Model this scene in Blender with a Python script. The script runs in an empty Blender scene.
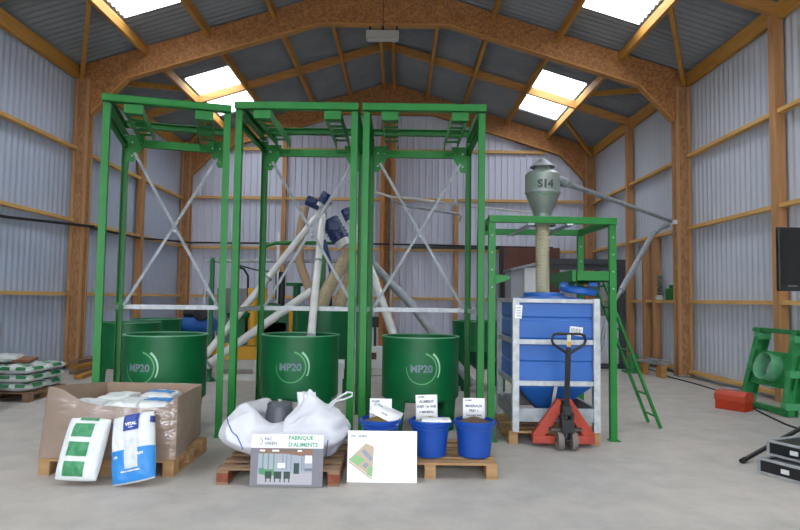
import bpy, math, random
from mathutils import Vector, Matrix, noise
random.seed(7)
PI = math.pi
sc = bpy.context.scene
col = sc.collection

# ---------------------------------------------------------------- camera
FPX, PITCH, ROLL, EYE = 613.0, math.radians(3.17), math.radians(0.75), 1.6
_F = Vector((0, math.cos(PITCH), math.sin(PITCH)))
_R0 = Vector((1, 0, 0)); _U0 = Vector((0, -math.sin(PITCH), math.cos(PITCH)))
_R = _R0*math.cos(ROLL) + _U0*math.sin(ROLL)
_U = -_R0*math.sin(ROLL) + _U0*math.cos(ROLL)
cam = bpy.data.cameras.new('camera'); cam_o = bpy.data.objects.new('camera', cam); col.objects.link(cam_o)
cam.sensor_width = 36; cam.lens = 36*FPX/800; cam.clip_end = 300
m = Matrix((_R, _U, -_F)).transposed().to_4x4(); m.translation = Vector((0, 0, EYE))
cam_o.matrix_world = m
sc.camera = cam_o

def ray(u, v):
    return _F*FPX + _R*(u-400) + _U*(265-v)
def P(u, v, Y):                       # the point of the place seen at (u, v) that stands Y metres away
    d = ray(u, v); return Vector((0, 0, EYE)) + d*(Y/d.y)
def FL(u, v, z=0):                    # the point of the floor (or of the level z)
    d = ray(u, v); return Vector((0, 0, EYE)) + d*((z-EYE)/d.z)

# ---------------------------------------------------------------- light
w = bpy.data.worlds.new('overcast_sky'); sc.world = w; w.use_nodes = True
wn = w.node_tree.nodes; bg = wn['Background']
bg.inputs[1].default_value = 1.0
_tc = wn.new('ShaderNodeTexCoord'); _sx = wn.new('ShaderNodeSeparateXYZ'); _cr = wn.new('ShaderNodeValToRGB')   # overcast: zenith three times the horizon
_cr.color_ramp.elements[0].position = 0; _cr.color_ramp.elements[0].color = (.31, .335, .37, 1)
_cr.color_ramp.elements[1].position = 1; _cr.color_ramp.elements[1].color = (.92, .97, 1.0, 1)
_wl = w.node_tree.links; _wl.new(_tc.outputs['Generated'], _sx.inputs[0]); _wl.new(_sx.outputs[2], _cr.inputs[0]); _wl.new(_cr.outputs[0], bg.inputs[0])
def portal(name, loc, rot, sx, sy):
    l = bpy.data.lights.new(name, 'AREA'); l.shape = 'RECTANGLE'; l.size = sx; l.size_y = sy
    o = bpy.data.objects.new(name, l); col.objects.link(o); o.location = loc; o.rotation_euler = rot
    l.cycles.is_portal = True
    return o
YF, YB = -6.3, 20.25                  # front wall (behind the camera), back wall
DOOR = (-6.6, 5.8, 5.6)               # the big open doorway behind the camera
portal('doorway_daylight', ((DOOR[0]+DOOR[1])/2, YF+.05, DOOR[2]/2), (PI/2, 0, PI), DOOR[1]-DOOR[0], DOOR[2])
vs = sc.view_settings
vs.view_transform = 'Standard'; vs.look = 'None'; vs.gamma = 1; vs.use_curve_mapping = False
vs.exposure = 3.72
sc.cycles.max_bounces = 10; sc.cycles.diffuse_bounces = 6; sc.cycles.transparent_max_bounces = 12

# ---------------------------------------------------------------- materials
def lin(c):
    if isinstance(c, str):
        c = [int(c[i:i+2], 16)/255 for i in (0, 2, 4)]
    return tuple(x/12.92 if x <= .04045 else ((x+.055)/1.055)**2.4 for x in c) + (1,)
MATS = {}
def mat(name, c, rough=.6, metal=0., c2=None, scale=8., stretch=(1, 1, 1), bump=0., detail=4., lo=.35, hi=.65, kind='noise', spec=.5, coat=0.):
    if name in MATS: return MATS[name]
    M = bpy.data.materials.new(name); M.use_nodes = True
    nt = M.node_tree; N = nt.nodes; L = nt.links; b = N['Principled BSDF']
    b.inputs['Base Color'].default_value = lin(c); b.inputs['Roughness'].default_value = rough
    b.inputs['Metallic'].default_value = metal; b.inputs['Specular IOR Level'].default_value = spec
    if coat: b.inputs['Coat Weight'].default_value = coat
    if c2 is not None or bump:
        tc = N.new('ShaderNodeTexCoord'); mp = N.new('ShaderNodeMapping'); mp.inputs['Scale'].default_value = stretch
        L.new(tc.outputs['Object'], mp.inputs[0])
        if kind == 'voronoi':
            t = N.new('ShaderNodeTexVoronoi'); t.inputs['Scale'].default_value = scale
            L.new(mp.outputs[0], t.inputs['Vector'])
            sep = N.new('ShaderNodeSeparateColor'); L.new(t.outputs['Color'], sep.inputs[0]); fac = sep.outputs[0]
        else:
            t = N.new('ShaderNodeTexNoise'); t.inputs['Scale'].default_value = scale; t.inputs['Detail'].default_value = detail
            L.new(mp.outputs[0], t.inputs['Vector']); fac = t.outputs[0]
        if c2 is not None:
            r = N.new('ShaderNodeValToRGB'); r.color_ramp.elements[0].position = lo; r.color_ramp.elements[1].position = hi
            r.color_ramp.elements[0].color = lin(c); r.color_ramp.elements[1].color = lin(c2)
            L.new(fac, r.inputs[0]); L.new(r.outputs[0], b.inputs['Base Color'])
        if bump:
            bp = N.new('ShaderNodeBump'); bp.inputs['Strength'].default_value = bump; bp.inputs['Distance'].default_value = .02
            L.new(fac, bp.inputs['Height']); L.new(bp.outputs[0], b.inputs['Normal'])
    MATS[name] = M
    return M

GREEN = mat('green_paint', '107026', .42, c2='157b2d', scale=3, lo=.3, hi=.7, spec=.4)
GREEN2 = mat('dark_green_paint', '045a30', .4, c2='076637', scale=2.5, lo=.3, hi=.7, spec=.4)
GREENW = mat('worn_green_paint', '1b7a3c', .55, c2='3c9a5c', scale=6, lo=.4, hi=.8)
GALV = mat('galvanised_steel', 'a4a8ab', .5, .55, c2='bcc0c2', scale=14)
GALVD = mat('dull_galvanised_steel', '858b90', .55, .45, c2='9da2a6', scale=10)
PIPEW = mat('pale_grey_pipe', 'cdccc9', .45, .15, c2='dad9d6', scale=5)
ZINC = mat('zinc_sheet', '7c8680', .45, .45, c2='8e978f', scale=5)
PINE = mat('yellow_pine', 'c08a44', .7, c2='a06c30', scale=5, stretch=(1, 1, 1), lo=.35, hi=.75)
def grain(name, ca, cb, axis, sc_=18):
    st = [6, 6, 6]; st[axis] = .5
    return mat(name, ca, .7, c2=cb, scale=sc_/6, stretch=st, detail=5, lo=.3, hi=.75)
WOODX = grain('timber_x', 'c08d4d', 'a5733a', 0)
WOODY = grain('timber_y', 'c4903f', 'a8752f', 1)
WOODZ = grain('timber_z', 'bd8d5e', 'a37448', 2)
PALW = grain('pallet_wood', 'b08c60', '93704a', 0)
PALW2 = grain('old_pallet_wood', '8f7258', '75593f', 0)
PALR = mat('red_stained_block', '8a4a34', .8, c2='6e3826', scale=20)
OSB = mat('osb_board', 'b27e4c', .75, c2='8a5832', scale=24, stretch=(1, 1, 1), kind='voronoi', lo=.0, hi=1.)
OSBC = mat('column_board', 'aa8058', .75, c2='8a6242', scale=22, kind='voronoi', lo=.0, hi=1., stretch=(1, 1, .5))
CARD = mat('brown_cardboard', 'a18a78', .8, c2='937c68', scale=3, lo=.3, hi=.7)
BLUEP = mat('blue_plastic', '2263b4', .42, c2='1c5aa8', scale=2, lo=.3, hi=.7)
BUCK = mat('blue_bucket_plastic', '1347a0', .35)
NAVY = mat('navy_motor_paint', '1d3566', .4)
WHITE = mat('white_paint', 'd8d9da', .5)
PAPER = mat('white_paper', 'e9eaec', .6)
GLAREW = mat('glare_white_board', 'f2f3f4', .22, spec=.6)  # plan board: glare over its print is put into this white
BAGW = mat('woven_white_bag', 'dcdde3', .6, c2='d0d2da', scale=5, bump=.7)
SACKW = mat('white_sack_plastic', 'dfe2e2', .4, c2='d0d4d4', scale=6, bump=.15)
SACKG = mat('green_sack_print', '2c7d4e', .45, c2='438f62', scale=18, lo=.4, hi=.6)
SACKB = mat('bright_blue_sack_print', '2f86cf', .45)
DBLUE = mat('dark_blue_print', '26408f', .45)
BLUEL = mat('blue_piping', '5468b8', .6)
RAILW = grain('rail_timber', 'dcb16c', 'c4954e', 1)
RAILX = grain('rail_timber_x', 'd6ad6e', 'be9252', 0)
RED = mat('faded_red_paint', 'b0402c', .5, c2='983524', scale=6)
ORANGE = mat('orange_red_paint', 'b83a14', .5, c2='a83210', scale=4)
YEL = mat('yellow_paint', 'd39a1c', .5)
BLACK = mat('black_metal', '17181a', .45)
RUB = mat('black_rubber', '1c1c1e', .75)
GREYP = mat('dark_grey_plastic', '4b4e56', .45)
GREYW = mat('worn_grey_wheel', '6f6862', .7)
BEIGE = mat('beige_flexible_hose', 'c2b090', .6, c2='ac9a7a', scale=20)
BROWNH = mat('brown_flexible_hose', 'a88c6e', .6)
CREAM = mat('cream_spiral_hose', 'b3ad92', .5)
MAROON = mat('red_brown_panel', '6b4236', .7, c2='5c362c', scale=2)
GREYB = mat('grey_panel', '83848a', .6)
SCRN = mat('black_screen', '08090b', .4)
PRG = mat('printed_grey', '77767e', .6)
TXTG = mat('green_lettering', '3f9a68', .6)
TXTD = mat('grey_lettering', '6a6f74', .6)
TXTP = mat('purple_grey_lettering', '55586c', .6)
LOGOG = mat('light_green_decal', '58a869', .5)
LOGOW = mat('pale_decal', '9fcfae', .5)
GRAINY = mat('yellow_grain', '94803e', .9, c2='6e5c28', scale=90, bump=.8)
GRAINB = mat('brown_meal', '6f5840', .95, c2='54402c', scale=90, bump=.8)
GRAINC = mat('cream_meal', 'a89c84', .95, c2='8a7c62', scale=90, bump=.8)
LAMPM = mat('grey_white_lamp_housing', 'a7a69f', .5)

def wall_mat(name, a, b_, sc_=.6):
    return mat(name, a, .55, c2=b_, scale=sc_, stretch=(1, 1, .35), lo=.3, hi=.7, spec=.3)
WALLL = wall_mat('left_wall_sheet', 'acb7cc', 'b6c1d4')  # the daylight's blue cast is put into these pale sheet colours
WALLR = wall_mat('right_wall_sheet', 'bbc2cf', 'c4cbd7')
WALLB = wall_mat('back_wall_sheet', 'c3c7d8', 'cccfde')
ROOFM = mat('fibre_cement_roof', '8d939a', .85, c2='82888f', scale=1.2, spec=.2)
# concrete
FLO = bpy.data.materials.new('concrete_floor'); FLO.use_nodes = True
nt = FLO.node_tree; N = nt.nodes; L = nt.links; b = N['Principled BSDF']; b.inputs['Roughness'].default_value = .62
b.inputs['Specular IOR Level'].default_value = .35
tc = N.new('ShaderNodeTexCoord')
n1 = N.new('ShaderNodeTexNoise'); n1.inputs['Scale'].default_value = .45; n1.inputs['Detail'].default_value = 5
n2 = N.new('ShaderNodeTexNoise'); n2.inputs['Scale'].default_value = 2.6; n2.inputs['Detail'].default_value = 8; n2.inputs['Roughness'].default_value = .65
for n_ in (n1, n2): L.new(tc.outputs['Object'], n_.inputs['Vector'])
r1 = N.new('ShaderNodeValToRGB'); r1.color_ramp.elements[0].position = .35; r1.color_ramp.elements[1].position = .68
r1.color_ramp.elements[0].color = lin('aeaba6'); r1.color_ramp.elements[1].color = lin('bfb6ac')
L.new(n1.outputs[0], r1.inputs[0])
r2 = N.new('ShaderNodeValToRGB'); r2.color_ramp.elements[0].position = .32; r2.color_ramp.elements[1].position = .62
r2.color_ramp.elements[0].color = (.74, .74, .74, 1); r2.color_ramp.elements[1].color = (1, 1, 1, 1)
L.new(n2.outputs[0], r2.inputs[0])
mx = N.new('ShaderNodeMix'); mx.data_type = 'RGBA'; mx.blend_type = 'MULTIPLY'; mx.inputs[0].default_value = .75
L.new(r1.outputs[0], mx.inputs[6]); L.new(r2.outputs[0], mx.inputs[7]); L.new(mx.outputs[2], b.inputs['Base Color'])
bp = N.new('ShaderNodeBump'); bp.inputs['Strength'].default_value = .12; L.new(n2.outputs[0], bp.inputs['Height']); L.new(bp.outputs[0], b.inputs['Normal'])
# skylight sheet: milky translucent
SKYL = bpy.data.materials.new('translucent_skylight_sheet'); SKYL.use_nodes = True
nt = SKYL.node_tree; N = nt.nodes; L = nt.links; N.remove(N['Principled BSDF'])
ta = N.new('ShaderNodeBsdfTranslucent'); ta.inputs[0].default_value = (.93, .95, .97, 1)
tb = N.new('ShaderNodeBsdfTransparent'); tb.inputs[0].default_value = (.95, .97, 1, 1)
ms = N.new('ShaderNodeMixShader'); ms.inputs[0].default_value = .45
L.new(ta.outputs[0], ms.inputs[1]); L.new(tb.outputs[0], ms.inputs[2]); L.new(ms.outputs[0], N['Material Output'].inputs[0])
# clear stretch film
FILM = bpy.data.materials.new('clear_stretch_film'); FILM.use_nodes = True
nt = FILM.node_tree; N = nt.nodes; L = nt.links; N.remove(N['Principled BSDF'])
tb = N.new('ShaderNodeBsdfTransparent'); tb.inputs[0].default_value = (.97, .97, .98, 1)
gl = N.new('ShaderNodeBsdfGlossy'); gl.inputs[0].default_value = (.9, .9, .95, 1); gl.inputs['Roughness'].default_value = .25
nz = N.new('ShaderNodeTexNoise'); nz.inputs['Scale'].default_value = 5; nz.inputs['Detail'].default_value = 3
tcn = N.new('ShaderNodeTexCoord'); mpn = N.new('ShaderNodeMapping'); mpn.inputs['Scale'].default_value = (1.2, 1.2, 3)
L.new(tcn.outputs['Object'], mpn.inputs[0]); L.new(mpn.outputs[0], nz.inputs['Vector'])
bmp = N.new('ShaderNodeBump'); bmp.inputs['Strength'].default_value = .9; bmp.inputs['Distance'].default_value = .05
L.new(nz.outputs[0], bmp.inputs['Height']); L.new(bmp.outputs[0], gl.inputs['Normal'])
ms = N.new('ShaderNodeMixShader'); ms.inputs[0].default_value = .14
L.new(tb.outputs[0], ms.inputs[1]); L.new(gl.outputs[0], ms.inputs[2]); L.new(ms.outputs[0], N['Material Output'].inputs[0])

# ---------------------------------------------------------------- mesh builder
def frame_of(d, up=Vector((0, 0, 1))):
    d = d.normalized()
    if abs(d.dot(up)) > .98: up = Vector((0, 1, 0))
    x = d.cross(up).normalized(); y = x.cross(d).normalized()
    return x, y, d
class MB:
    def __init__(s): s.v = []; s.f = []; s.sm = []; s.mi = []; s.cur = 0
    def add(s, vs_, fs, smooth=False):
        o = len(s.v); s.v += [Vector(p) for p in vs_]
        for f in fs: s.f.append([o+i for i in f]); s.sm.append(smooth); s.mi.append(s.cur)
        return s
    def box(s, x0, x1, y0, y1, z0, z1):
        return s.add([(x0, y0, z0), (x1, y0, z0), (x1, y1, z0), (x0, y1, z0), (x0, y0, z1), (x1, y0, z1), (x1, y1, z1), (x0, y1, z1)],
                     [(0, 3, 2, 1), (4, 5, 6, 7), (0, 1, 5, 4), (1, 2, 6, 5), (2, 3, 7, 6), (3, 0, 4, 7)])
    def obox(s, c, sx, sy, sz, rz=0, rx=0, ry=0):
        R = Matrix.Rotation(rz, 3, 'Z') @ Matrix.Rotation(ry, 3, 'Y') @ Matrix.Rotation(rx, 3, 'X'); c = Vector(c)
        vs_ = [c + R @ Vector((a*sx/2, b_*sy/2, d*sz/2)) for d in (-1, 1) for b_ in (-1, 1) for a in (-1, 1)]
        return s.add(vs_, [(0, 2, 3, 1), (4, 5, 7, 6), (0, 1, 5, 4), (1, 3, 7, 5), (3, 2, 6, 7), (2, 0, 4, 6)])
    def bar(s, p, q, w_, h, up=Vector((0, 0, 1))):          # w_ sideways, h along up
        p = Vector(p); q = Vector(q); x, y, d = frame_of(q-p, up)
        vs_ = [e + x*a*w_/2 + y*b_*h/2 for e in (p, q) for a, b_ in ((-1, -1), (1, -1), (1, 1), (-1, 1))]
        return s.add(vs_, [(0, 1, 2, 3), (7, 6, 5, 4), (0, 4, 5, 1), (1, 5, 6, 2), (2, 6, 7, 3), (3, 7, 4, 0)])
    def channel(s, p, q, w_, h, t=.008, up=Vector((0, 0, 1)), open_=1):   # U profile: web at one side
        p = Vector(p); q = Vector(q); x, y, d = frame_of(q-p, up)
        s.bar(p - y*open_*(h/2-t/2), q - y*open_*(h/2-t/2), w_, t, up)
        for a in (-1, 1): s.bar(p + x*a*(w_/2-t/2), q + x*a*(w_/2-t/2), t, h, up)
        return s
    def tube(s, pts, r, seg=12, cap=True):
        pts = [Vector(p) for p in pts]; n = len(pts); rs = r if isinstance(r, (list, tuple)) else [r]*n
        prev = None; vs_ = []
        for i, p in enumerate(pts):
            d = (pts[min(i+1, n-1)] - pts[max(i-1, 0)]).normalized()
            if prev is None: x, y, _ = frame_of(d)
            else:
                x = (prev - d*prev.dot(d)).normalized(); y = x.cross(d)
            prev = x
            vs_ += [p + (x*math.cos(2*PI*k/seg) + y*math.sin(2*PI*k/seg))*rs[i] for k in range(seg)]
        fs = [(i*seg+k, i*seg+(k+1) % seg, (i+1)*seg+(k+1) % seg, (i+1)*seg+k) for i in range(n-1) for k in range(seg)]
        s.add(vs_, fs, True)
        if cap:
            s.add(vs_[:seg], [tuple(range(seg))]); s.add(vs_[-seg:], [tuple(range(seg))])
        return s
    def cyl(s, p, q, r, seg=20): return s.tube([p, q], r, seg)
    def lathe(s, prof, c=(0, 0, 0), seg=40, axis=None, close=False):
        c = Vector(c); A = Vector(axis).normalized() if axis is not None else Vector((0, 0, 1))
        if axis is None: x, y = Vector((1, 0, 0)), Vector((0, 1, 0))
        else: x, y, _ = frame_of(A)
        vs_ = [c + (x*math.cos(2*PI*k/seg) + y*math.sin(2*PI*k/seg))*r + A*z for r, z in prof for k in range(seg)]
        fs = [(i*seg+k, i*seg+(k+1) % seg, (i+1)*seg+(k+1) % seg, (i+1)*seg+k) for i in range(len(prof)-1) for k in range(seg)]
        for f, i in zip(fs, range(len(fs))): pass
        # split at sharp profile corners by duplicating rings: one band per segment
        for i in range(len(prof)-1):
            if prof[i] == prof[i+1]: continue
            s.add(vs_[i*seg:(i+2)*seg], [(k, (k+1) % seg, seg+(k+1) % seg, seg+k) for k in range(seg)], True)
        return s
    def prism(s, poly, a, b_, axis=1):                       # polygon in the plane across axis, pushed from a to b_
        def pt(u, v, t): return {0: (t, u, v), 1: (u, t, v), 2: (u, v, t)}[axis]
        n = len(poly)
        vs_ = [pt(u, v, a) for u, v in poly] + [pt(u, v, b_) for u, v in poly]
        return s.add(vs_, [tuple(range(n)), tuple(range(2*n-1, n-1, -1))] + [(i, (i+1) % n, n+(i+1) % n, n+i) for i in range(n)])
    def grid(s, fn, nu, nv, smooth=True, wrapu=False):
        vs_ = [fn(i/nu, j/nv) for j in range(nv+1) for i in range(nu+(0 if wrapu else 1))]
        W = nu if wrapu else nu+1
        fs = [(j*W+i, j*W+(i+1) % W, (j+1)*W+(i+1) % W, (j+1)*W+i) for j in range(nv) for i in range(nu)]
        return s.add(vs_, fs, smooth)
    def mesh(s, vs_, fs, fn): return s.add([fn(p) for p in vs_], fs)
    def build(s, name, mt, parent=None, world=True, bevel=0, xf=None, solid=0, subd=0, recalc=True):
        off = parent_world(parent) if (parent is not None and world) else Vector()
        me = bpy.data.meshes.new(name)
        vs_ = [(xf @ p if xf is not None else p) - off for p in s.v]
        me.from_pydata([tuple(p) for p in vs_], [], s.f)
        mts = mt if isinstance(mt, (list, tuple)) else [mt]
        for m_ in mts: me.materials.append(m_)
        me.polygons.foreach_set('use_smooth', s.sm); me.polygons.foreach_set('material_index', s.mi)
        if recalc and len(s.f) < 4000:
            import bmesh
            bm = bmesh.new(); bm.from_mesh(me)
            bmesh.ops.recalc_face_normals(bm, faces=bm.faces); bm.to_mesh(me); bm.free()
        me.update()
        o = bpy.data.objects.new(name, me); col.objects.link(o)
        if parent is not None: o.parent = parent
        if solid:
            q = o.modifiers.new('thickness', 'SOLIDIFY'); q.thickness = solid; q.offset = 0
        if bevel:
            q = o.modifiers.new('bevel', 'BEVEL'); q.width = bevel; q.segments = 2; q.limit_method = 'ANGLE'
        return o
def parent_world(p):
    v = Vector(p.location)
    while p.parent is not None: p = p.parent; v = v + Vector(p.location)
    return v
def tag(o, label=None, cat=None, group=None, kind=None):
    for k, v in (('label', label), ('category', cat), ('group', group), ('kind', kind)):
        if v: o[k] = v
    return o
def thing(name, label, cat, loc=(0, 0, 0), rz=0, group=None):
    o = bpy.data.objects.new(name, None); col.objects.link(o); o.location = loc; o.rotation_euler = (0, 0, rz)
    o.empty_display_size = .1
    return tag(o, label, cat, group)
def struct(mb, name, mt, label=None, cat=None, **k):
    o = mb.build(name, mt, **k); return tag(o, label, cat, None, 'structure')
def dup(root, loc=None, rz=None, label=None, group=None):
    def cp(o, parent):
        c = o.copy(); col.objects.link(c)
        if parent is not None: c.parent = parent
        for ch in [x for x in o.children]: cp(ch, c)
        return c
    r = cp(root, None)
    if loc is not None: r.location = loc
    if rz is not None: r.rotation_euler = (0, 0, rz)
    return tag(r, label, None, group)
_tcache = {}
def text(s, size, bold=.0, spacing=1.0):                      # flat lettering as a mesh: (verts, faces, width, height), lower-left origin
    k = (s, size, bold)
    if k in _tcache: return _tcache[k]
    cu = bpy.data.curves.new('lettering', 'FONT'); cu.body = s; cu.size = size; cu.offset = bold; cu.resolution_u = 3; cu.space_character = spacing
    cu.fill_mode = 'FRONT'
    o = bpy.data.objects.new('lettering', cu); col.objects.link(o)
    dg = bpy.context.evaluated_depsgraph_get(); dg.update()
    me = bpy.data.meshes.new_from_object(o.evaluated_get(dg))
    vs_ = [Vector(v.co) for v in me.vertices]; fs = [tuple(p.vertices) for p in me.polygons]
    bpy.data.objects.remove(o); bpy.data.curves.remove(cu); bpy.data.meshes.remove(me)
    x0 = min(p.x for p in vs_); y0 = min(p.y for p in vs_)
    vs_ = [p - Vector((x0, y0, 0)) for p in vs_]
    r = (vs_, fs, max(p.x for p in vs_), max(p.y for p in vs_)); _tcache[k] = r
    return r

# ================================================================ THE SHED
XC = -.43; HW = 6.8; XL, XR = XC-HW, XC+HW; SL = .31; RIDGE = 8.78
YS = [0.2, 3.5, 6.8, 10.1, 13.4, 16.7, 20.0]
def roof(x): return RIDGE - SL*abs(x-XC)
PITCHW = .177
# floor
f_ = MB(); f_.grid(lambda a, b_: (XL-.2 + a*(2*HW+.4), YF + b_*(YB-YF), 0), 1, 1, False)
struct(f_, 'floor', FLO, recalc=False)
g_ = MB(); g_.grid(lambda a, b_: (-45+a*90, -60+b_*(60+YF), -.02), 1, 1, False)
struct(g_, 'ground_outside', mat('outside_gravel', '8f8c86', .9, c2='7f7c76', scale=3), recalc=False)
# side walls, corrugated sheets standing upright
def side_wall(x, name, mt, sgn):
    n = int((YB-YF)/PITCHW*8); b_ = MB()
    b_.grid(lambda a, c: (x + sgn*(.03+.009*math.cos(2*PI*(YF+a*(YB-YF))/PITCHW)), YF+a*(YB-YF), c*(roof(x)+.10)), n, 1)
    struct(b_, name, mt, recalc=False)
side_wall(XL, 'wall_left', WALLL, -1); side_wall(XR, 'wall_right', WALLR, 1)
# back wall, trapezoidal ribs
b_ = MB(); x = XL-.08; prof = []
while x < XR+.08:
    prof += [(x, 0), (x+.15, 0), (x+.16, .045), (x+.20, .045)]; x += .21
prof.append((XR+.1, 0))
vv = []; ff = []
for i, (px, d) in enumerate(prof):
    vv += [(px, YB-d+.03, 0), (px, YB-d+.03, roof(px)+.05)]
    if i: ff.append((2*i-2, 2*i, 2*i+1, 2*i-1))
b_.add(vv, ff); struct(b_, 'wall_back', WALLB, recalc=False)
# front wall with the open doorway
b_ = MB(); d0, d1, dz = DOOR
b_.prism([(XL, 0), (d0, 0), (d0, roof(d0)), (XL, roof(XL))], YF-.05, YF)
b_.prism([(d1, 0), (XR, 0), (XR, roof(XR)), (d1, roof(d1))], YF-.05, YF)
b_.prism([(d0, dz), (d1, dz), (d1, roof(d1)), (XC, RIDGE), (d0, roof(d0))], YF-.05, YF)
struct(b_, 'wall_front', WALLB)
# roof: corrugated sheets, waves run down the slope
SKYX = (4.04, 5.21)                     # distance from the ridge line of the skylight band
SKYY = [(-5.2, 6.4), (8.0, 12.1), (15.6, 18.75)]  # first stretch lies out of view, added to let in more daylight
def sheet(b_, sgn, r0, r1, y0, y1):
    n = max(8, int((y1-y0)/PITCHW*8))
    b_.grid(lambda a, c: (XC+sgn*(r0+c*(r1-r0)), y0+a*(y1-y0), RIDGE+.05-SL*(r0+c*(r1-r0)) + .025*math.cos(2*PI*(y0+a*(y1-y0))/PITCHW)), n, 1)
b_ = MB()
for sg in (-1, 1):
    sheet(b_, sg, 0, SKYX[0]+.01, YF-.3, YB+.3); sheet(b_, sg, SKYX[1]-.01, HW+.4, YF-.3, YB+.3)
    ys = [YF-.3] + [q for p_ in SKYY for q in p_] + [YB+.3]
    for i in range(0, len(ys), 2): sheet(b_, sg, SKYX[0], SKYX[1], ys[i], ys[i+1])
struct(b_, 'ceiling', ROOFM, recalc=False)
k = 1
for sg in (-1, 1):
    for (y0, y1) in SKYY:
        b_ = MB(); sheet(b_, sg, SKYX[0], SKYX[1], y0, y1)
        struct(b_, 'window_%d' % k, SKYL, 'milky rectangular roof skylight on the %s slope, %s' % ('left' if sg < 0 else 'right', ['added out of view near the doorway for more daylight', 'nearest one in view', 'farthest one, beyond the big timber arch'][SKYY.index((y0, y1))]), 'skylight', recalc=False)
        k += 1

# portal frames
def portal_frame(Y, where):
    for sg, side in ((-1, 'left'), (1, 'right')):
        xi = XC+sg*6.46; xo = XC+sg*6.78
        c_ = MB(); x0, x1 = sorted((xi, xo))
        c_.box(x0+.02, x1-.02, Y-.08, Y+.08, 0, 6.42)
        c_.cur = 1
        for a in (x0, x1-.07): c_.box(a, a+.07, Y-.12, Y-.08, 0, 6.35); c_.box(a, a+.07, Y+.08, Y+.12, 0, 6.35)
        c_.cur = 2; c_.box(x0-.01, x1+.01, Y-.13, Y+.13, 0, .035)
        struct(c_, 'timber_column', [OSBC, WOODZ, GALVD], 'tall timber and board column on the %s, %s' % (side, where), 'column')
        # rafter half with haunch; web + bottom flange
        rb = MB(); T = lambda r: RIDGE-.02-SL*r
        poly = [(0, T(0)), (6.78, T(6.78)), (6.78, 6.2), (6.46, 5.66), (6.40, 5.66), (5.68, 6.42), (1.46, 7.72), (0, 7.72)]
        rb.prism([(XC+sg*r, z) for r, z in poly], Y-.075, Y+.075)
        rb.cur = 1
        for (ra, za), (rb2, zb) in (((0, 7.72), (1.46, 7.72)), ((1.46, 7.72), (5.68, 6.42)), ((5.68, 6.42), (6.44, 5.62))):
            rb.bar((XC+sg*ra, Y, za-.02), (XC+sg*rb2, Y, zb-.015), .18, .035)
        struct(rb, 'roof_beam', [OSB, WOODX], 'curved board-faced roof beam, %s half, %s' % (side, where), 'roof beam')
for Y, wh in ((20.0, 'standing against the far end wall'), (13.4, 'in the middle of the shed'), (0.2, 'by the doorway'), (6.8, 'between the doorway and the tall frames')):
    portal_frame(Y, wh)
# studs between the frames
for Y, wh in ((3.5, 'first from the doorway'), (10.1, 'just beyond the screen and leaning green frame'), (16.7, 'between the two arches')):
    for sg, side in ((-1, 'left'), (1, 'right')):
        s_ = MB(); xo = XC+sg*6.79; xi = XC+sg*6.62; x0, x1 = sorted((xo, xi))
        s_.box(x0, x1, Y-.08, Y+.08, 0, 6.45)
        struct(s_, 'timber_column', WOODZ, 'slim timber wall post on the %s wall, %s' % (side, wh), 'wall post', bevel=.004)
        r_ = MB(); r_.bar((XC, Y, RIDGE-.14), (XC+sg*6.75, Y, RIDGE-.14-SL*6.75), .10, .20)
        struct(r_, 'roof_beam', WOODX, 'light secondary rafter on the %s slope, %s' % (side, wh), 'rafter')
# purlins
for r in (.17, 1.26, 2.43, 3.88, 5.25):
    for sg in (-1, 1):
        p_ = MB(); z = RIDGE-SL*r-.13
        segs = [(YF, .12), (.28, 6.72), (6.88, 13.32), (13.48, 19.92)]
        for y0, y1 in segs: p_.box(XC+sg*r-.04, XC+sg*r+.04, y0, y1, z-.11, z+.10)
        struct(p_, 'purlin_beam', WOODY, bevel=.004)
for sg in (-1, 1):
    p_ = MB(); xo = XC+sg*6.79; xi = XC+sg*6.70; x0, x1 = sorted((xo, xi))
    for y0, y1 in [(YF, .05), (.35, 6.65), (6.95, 13.25), (13.55, 19.85)]:
        p_.box(x0, x1, y0, y1, 6.36, 6.66)
    struct(p_, 'eaves_beam', WOODY, bevel=.004)
# struts from the column heads to the purlins
for Y in (6.8, 13.4, 20.0):
    for sg in (-1, 1):
        for dy in ((-2.5, 2.3) if Y < 15 else (-2.0,)):
            s_ = MB(); a = (XC+sg*6.64, Y+(.12 if dy > 0 else -.12), 6.42); e = (XC+sg*5.30, Y+dy, RIDGE-SL*5.3-.14)
            s_.bar(a, e, .08, .12); struct(s_, 'strut_beam', WOODY)
# wall rails
for sg in (-1, 1):
    for z in (1.62, 3.22, 4.80, .12):
        r_ = MB(); x0, x1 = sorted((XC+sg*6.79, XC+sg*6.66))
        stops = [(YF, .05), (.35, 3.42), (3.58, 6.65), (6.95, 10.02), (10.18, 13.25), (13.55, 16.62), (16.78, 19.85)]
        for y0, y1 in stops: r_.box(x0, x1, y0, y1, z-.035, z+.035)
        struct(r_, 'wall_rail_beam', RAILW, bevel=.003)
for z in (1.62, 3.22, 4.88, 6.52):
    r_ = MB()
    for x0, x1 in ((XC-6.44, XC-3.5), (XC-3.36, XC-.2), (XC+.2, XC+2.2), (XC+2.34, 3.2 if z < 3 else XC+6.44)):
        if z > 5:
            x0 = max(x0, XC-5.2); x1 = min(x1, XC+5.2)
        r_.box(x0, x1, 20.10, 20.22, z-.045, z+.045)
    struct(r_, 'wall_rail_beam', RAILX, bevel=.003)
for x, z1, wh in ((XC-3.43, 7.4, 'left of the middle'), (XC+2.27, 4.76, 'right of the middle')):
    s_ = MB(); s_.box(x-.07, x+.07, 20.06, 20.21, 0, z1)
    struct(s_, 'timber_column', WOODZ, 'thin timber post on the far end wall, %s' % wh, 'wall post', bevel=.004)
s_ = MB()
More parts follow.
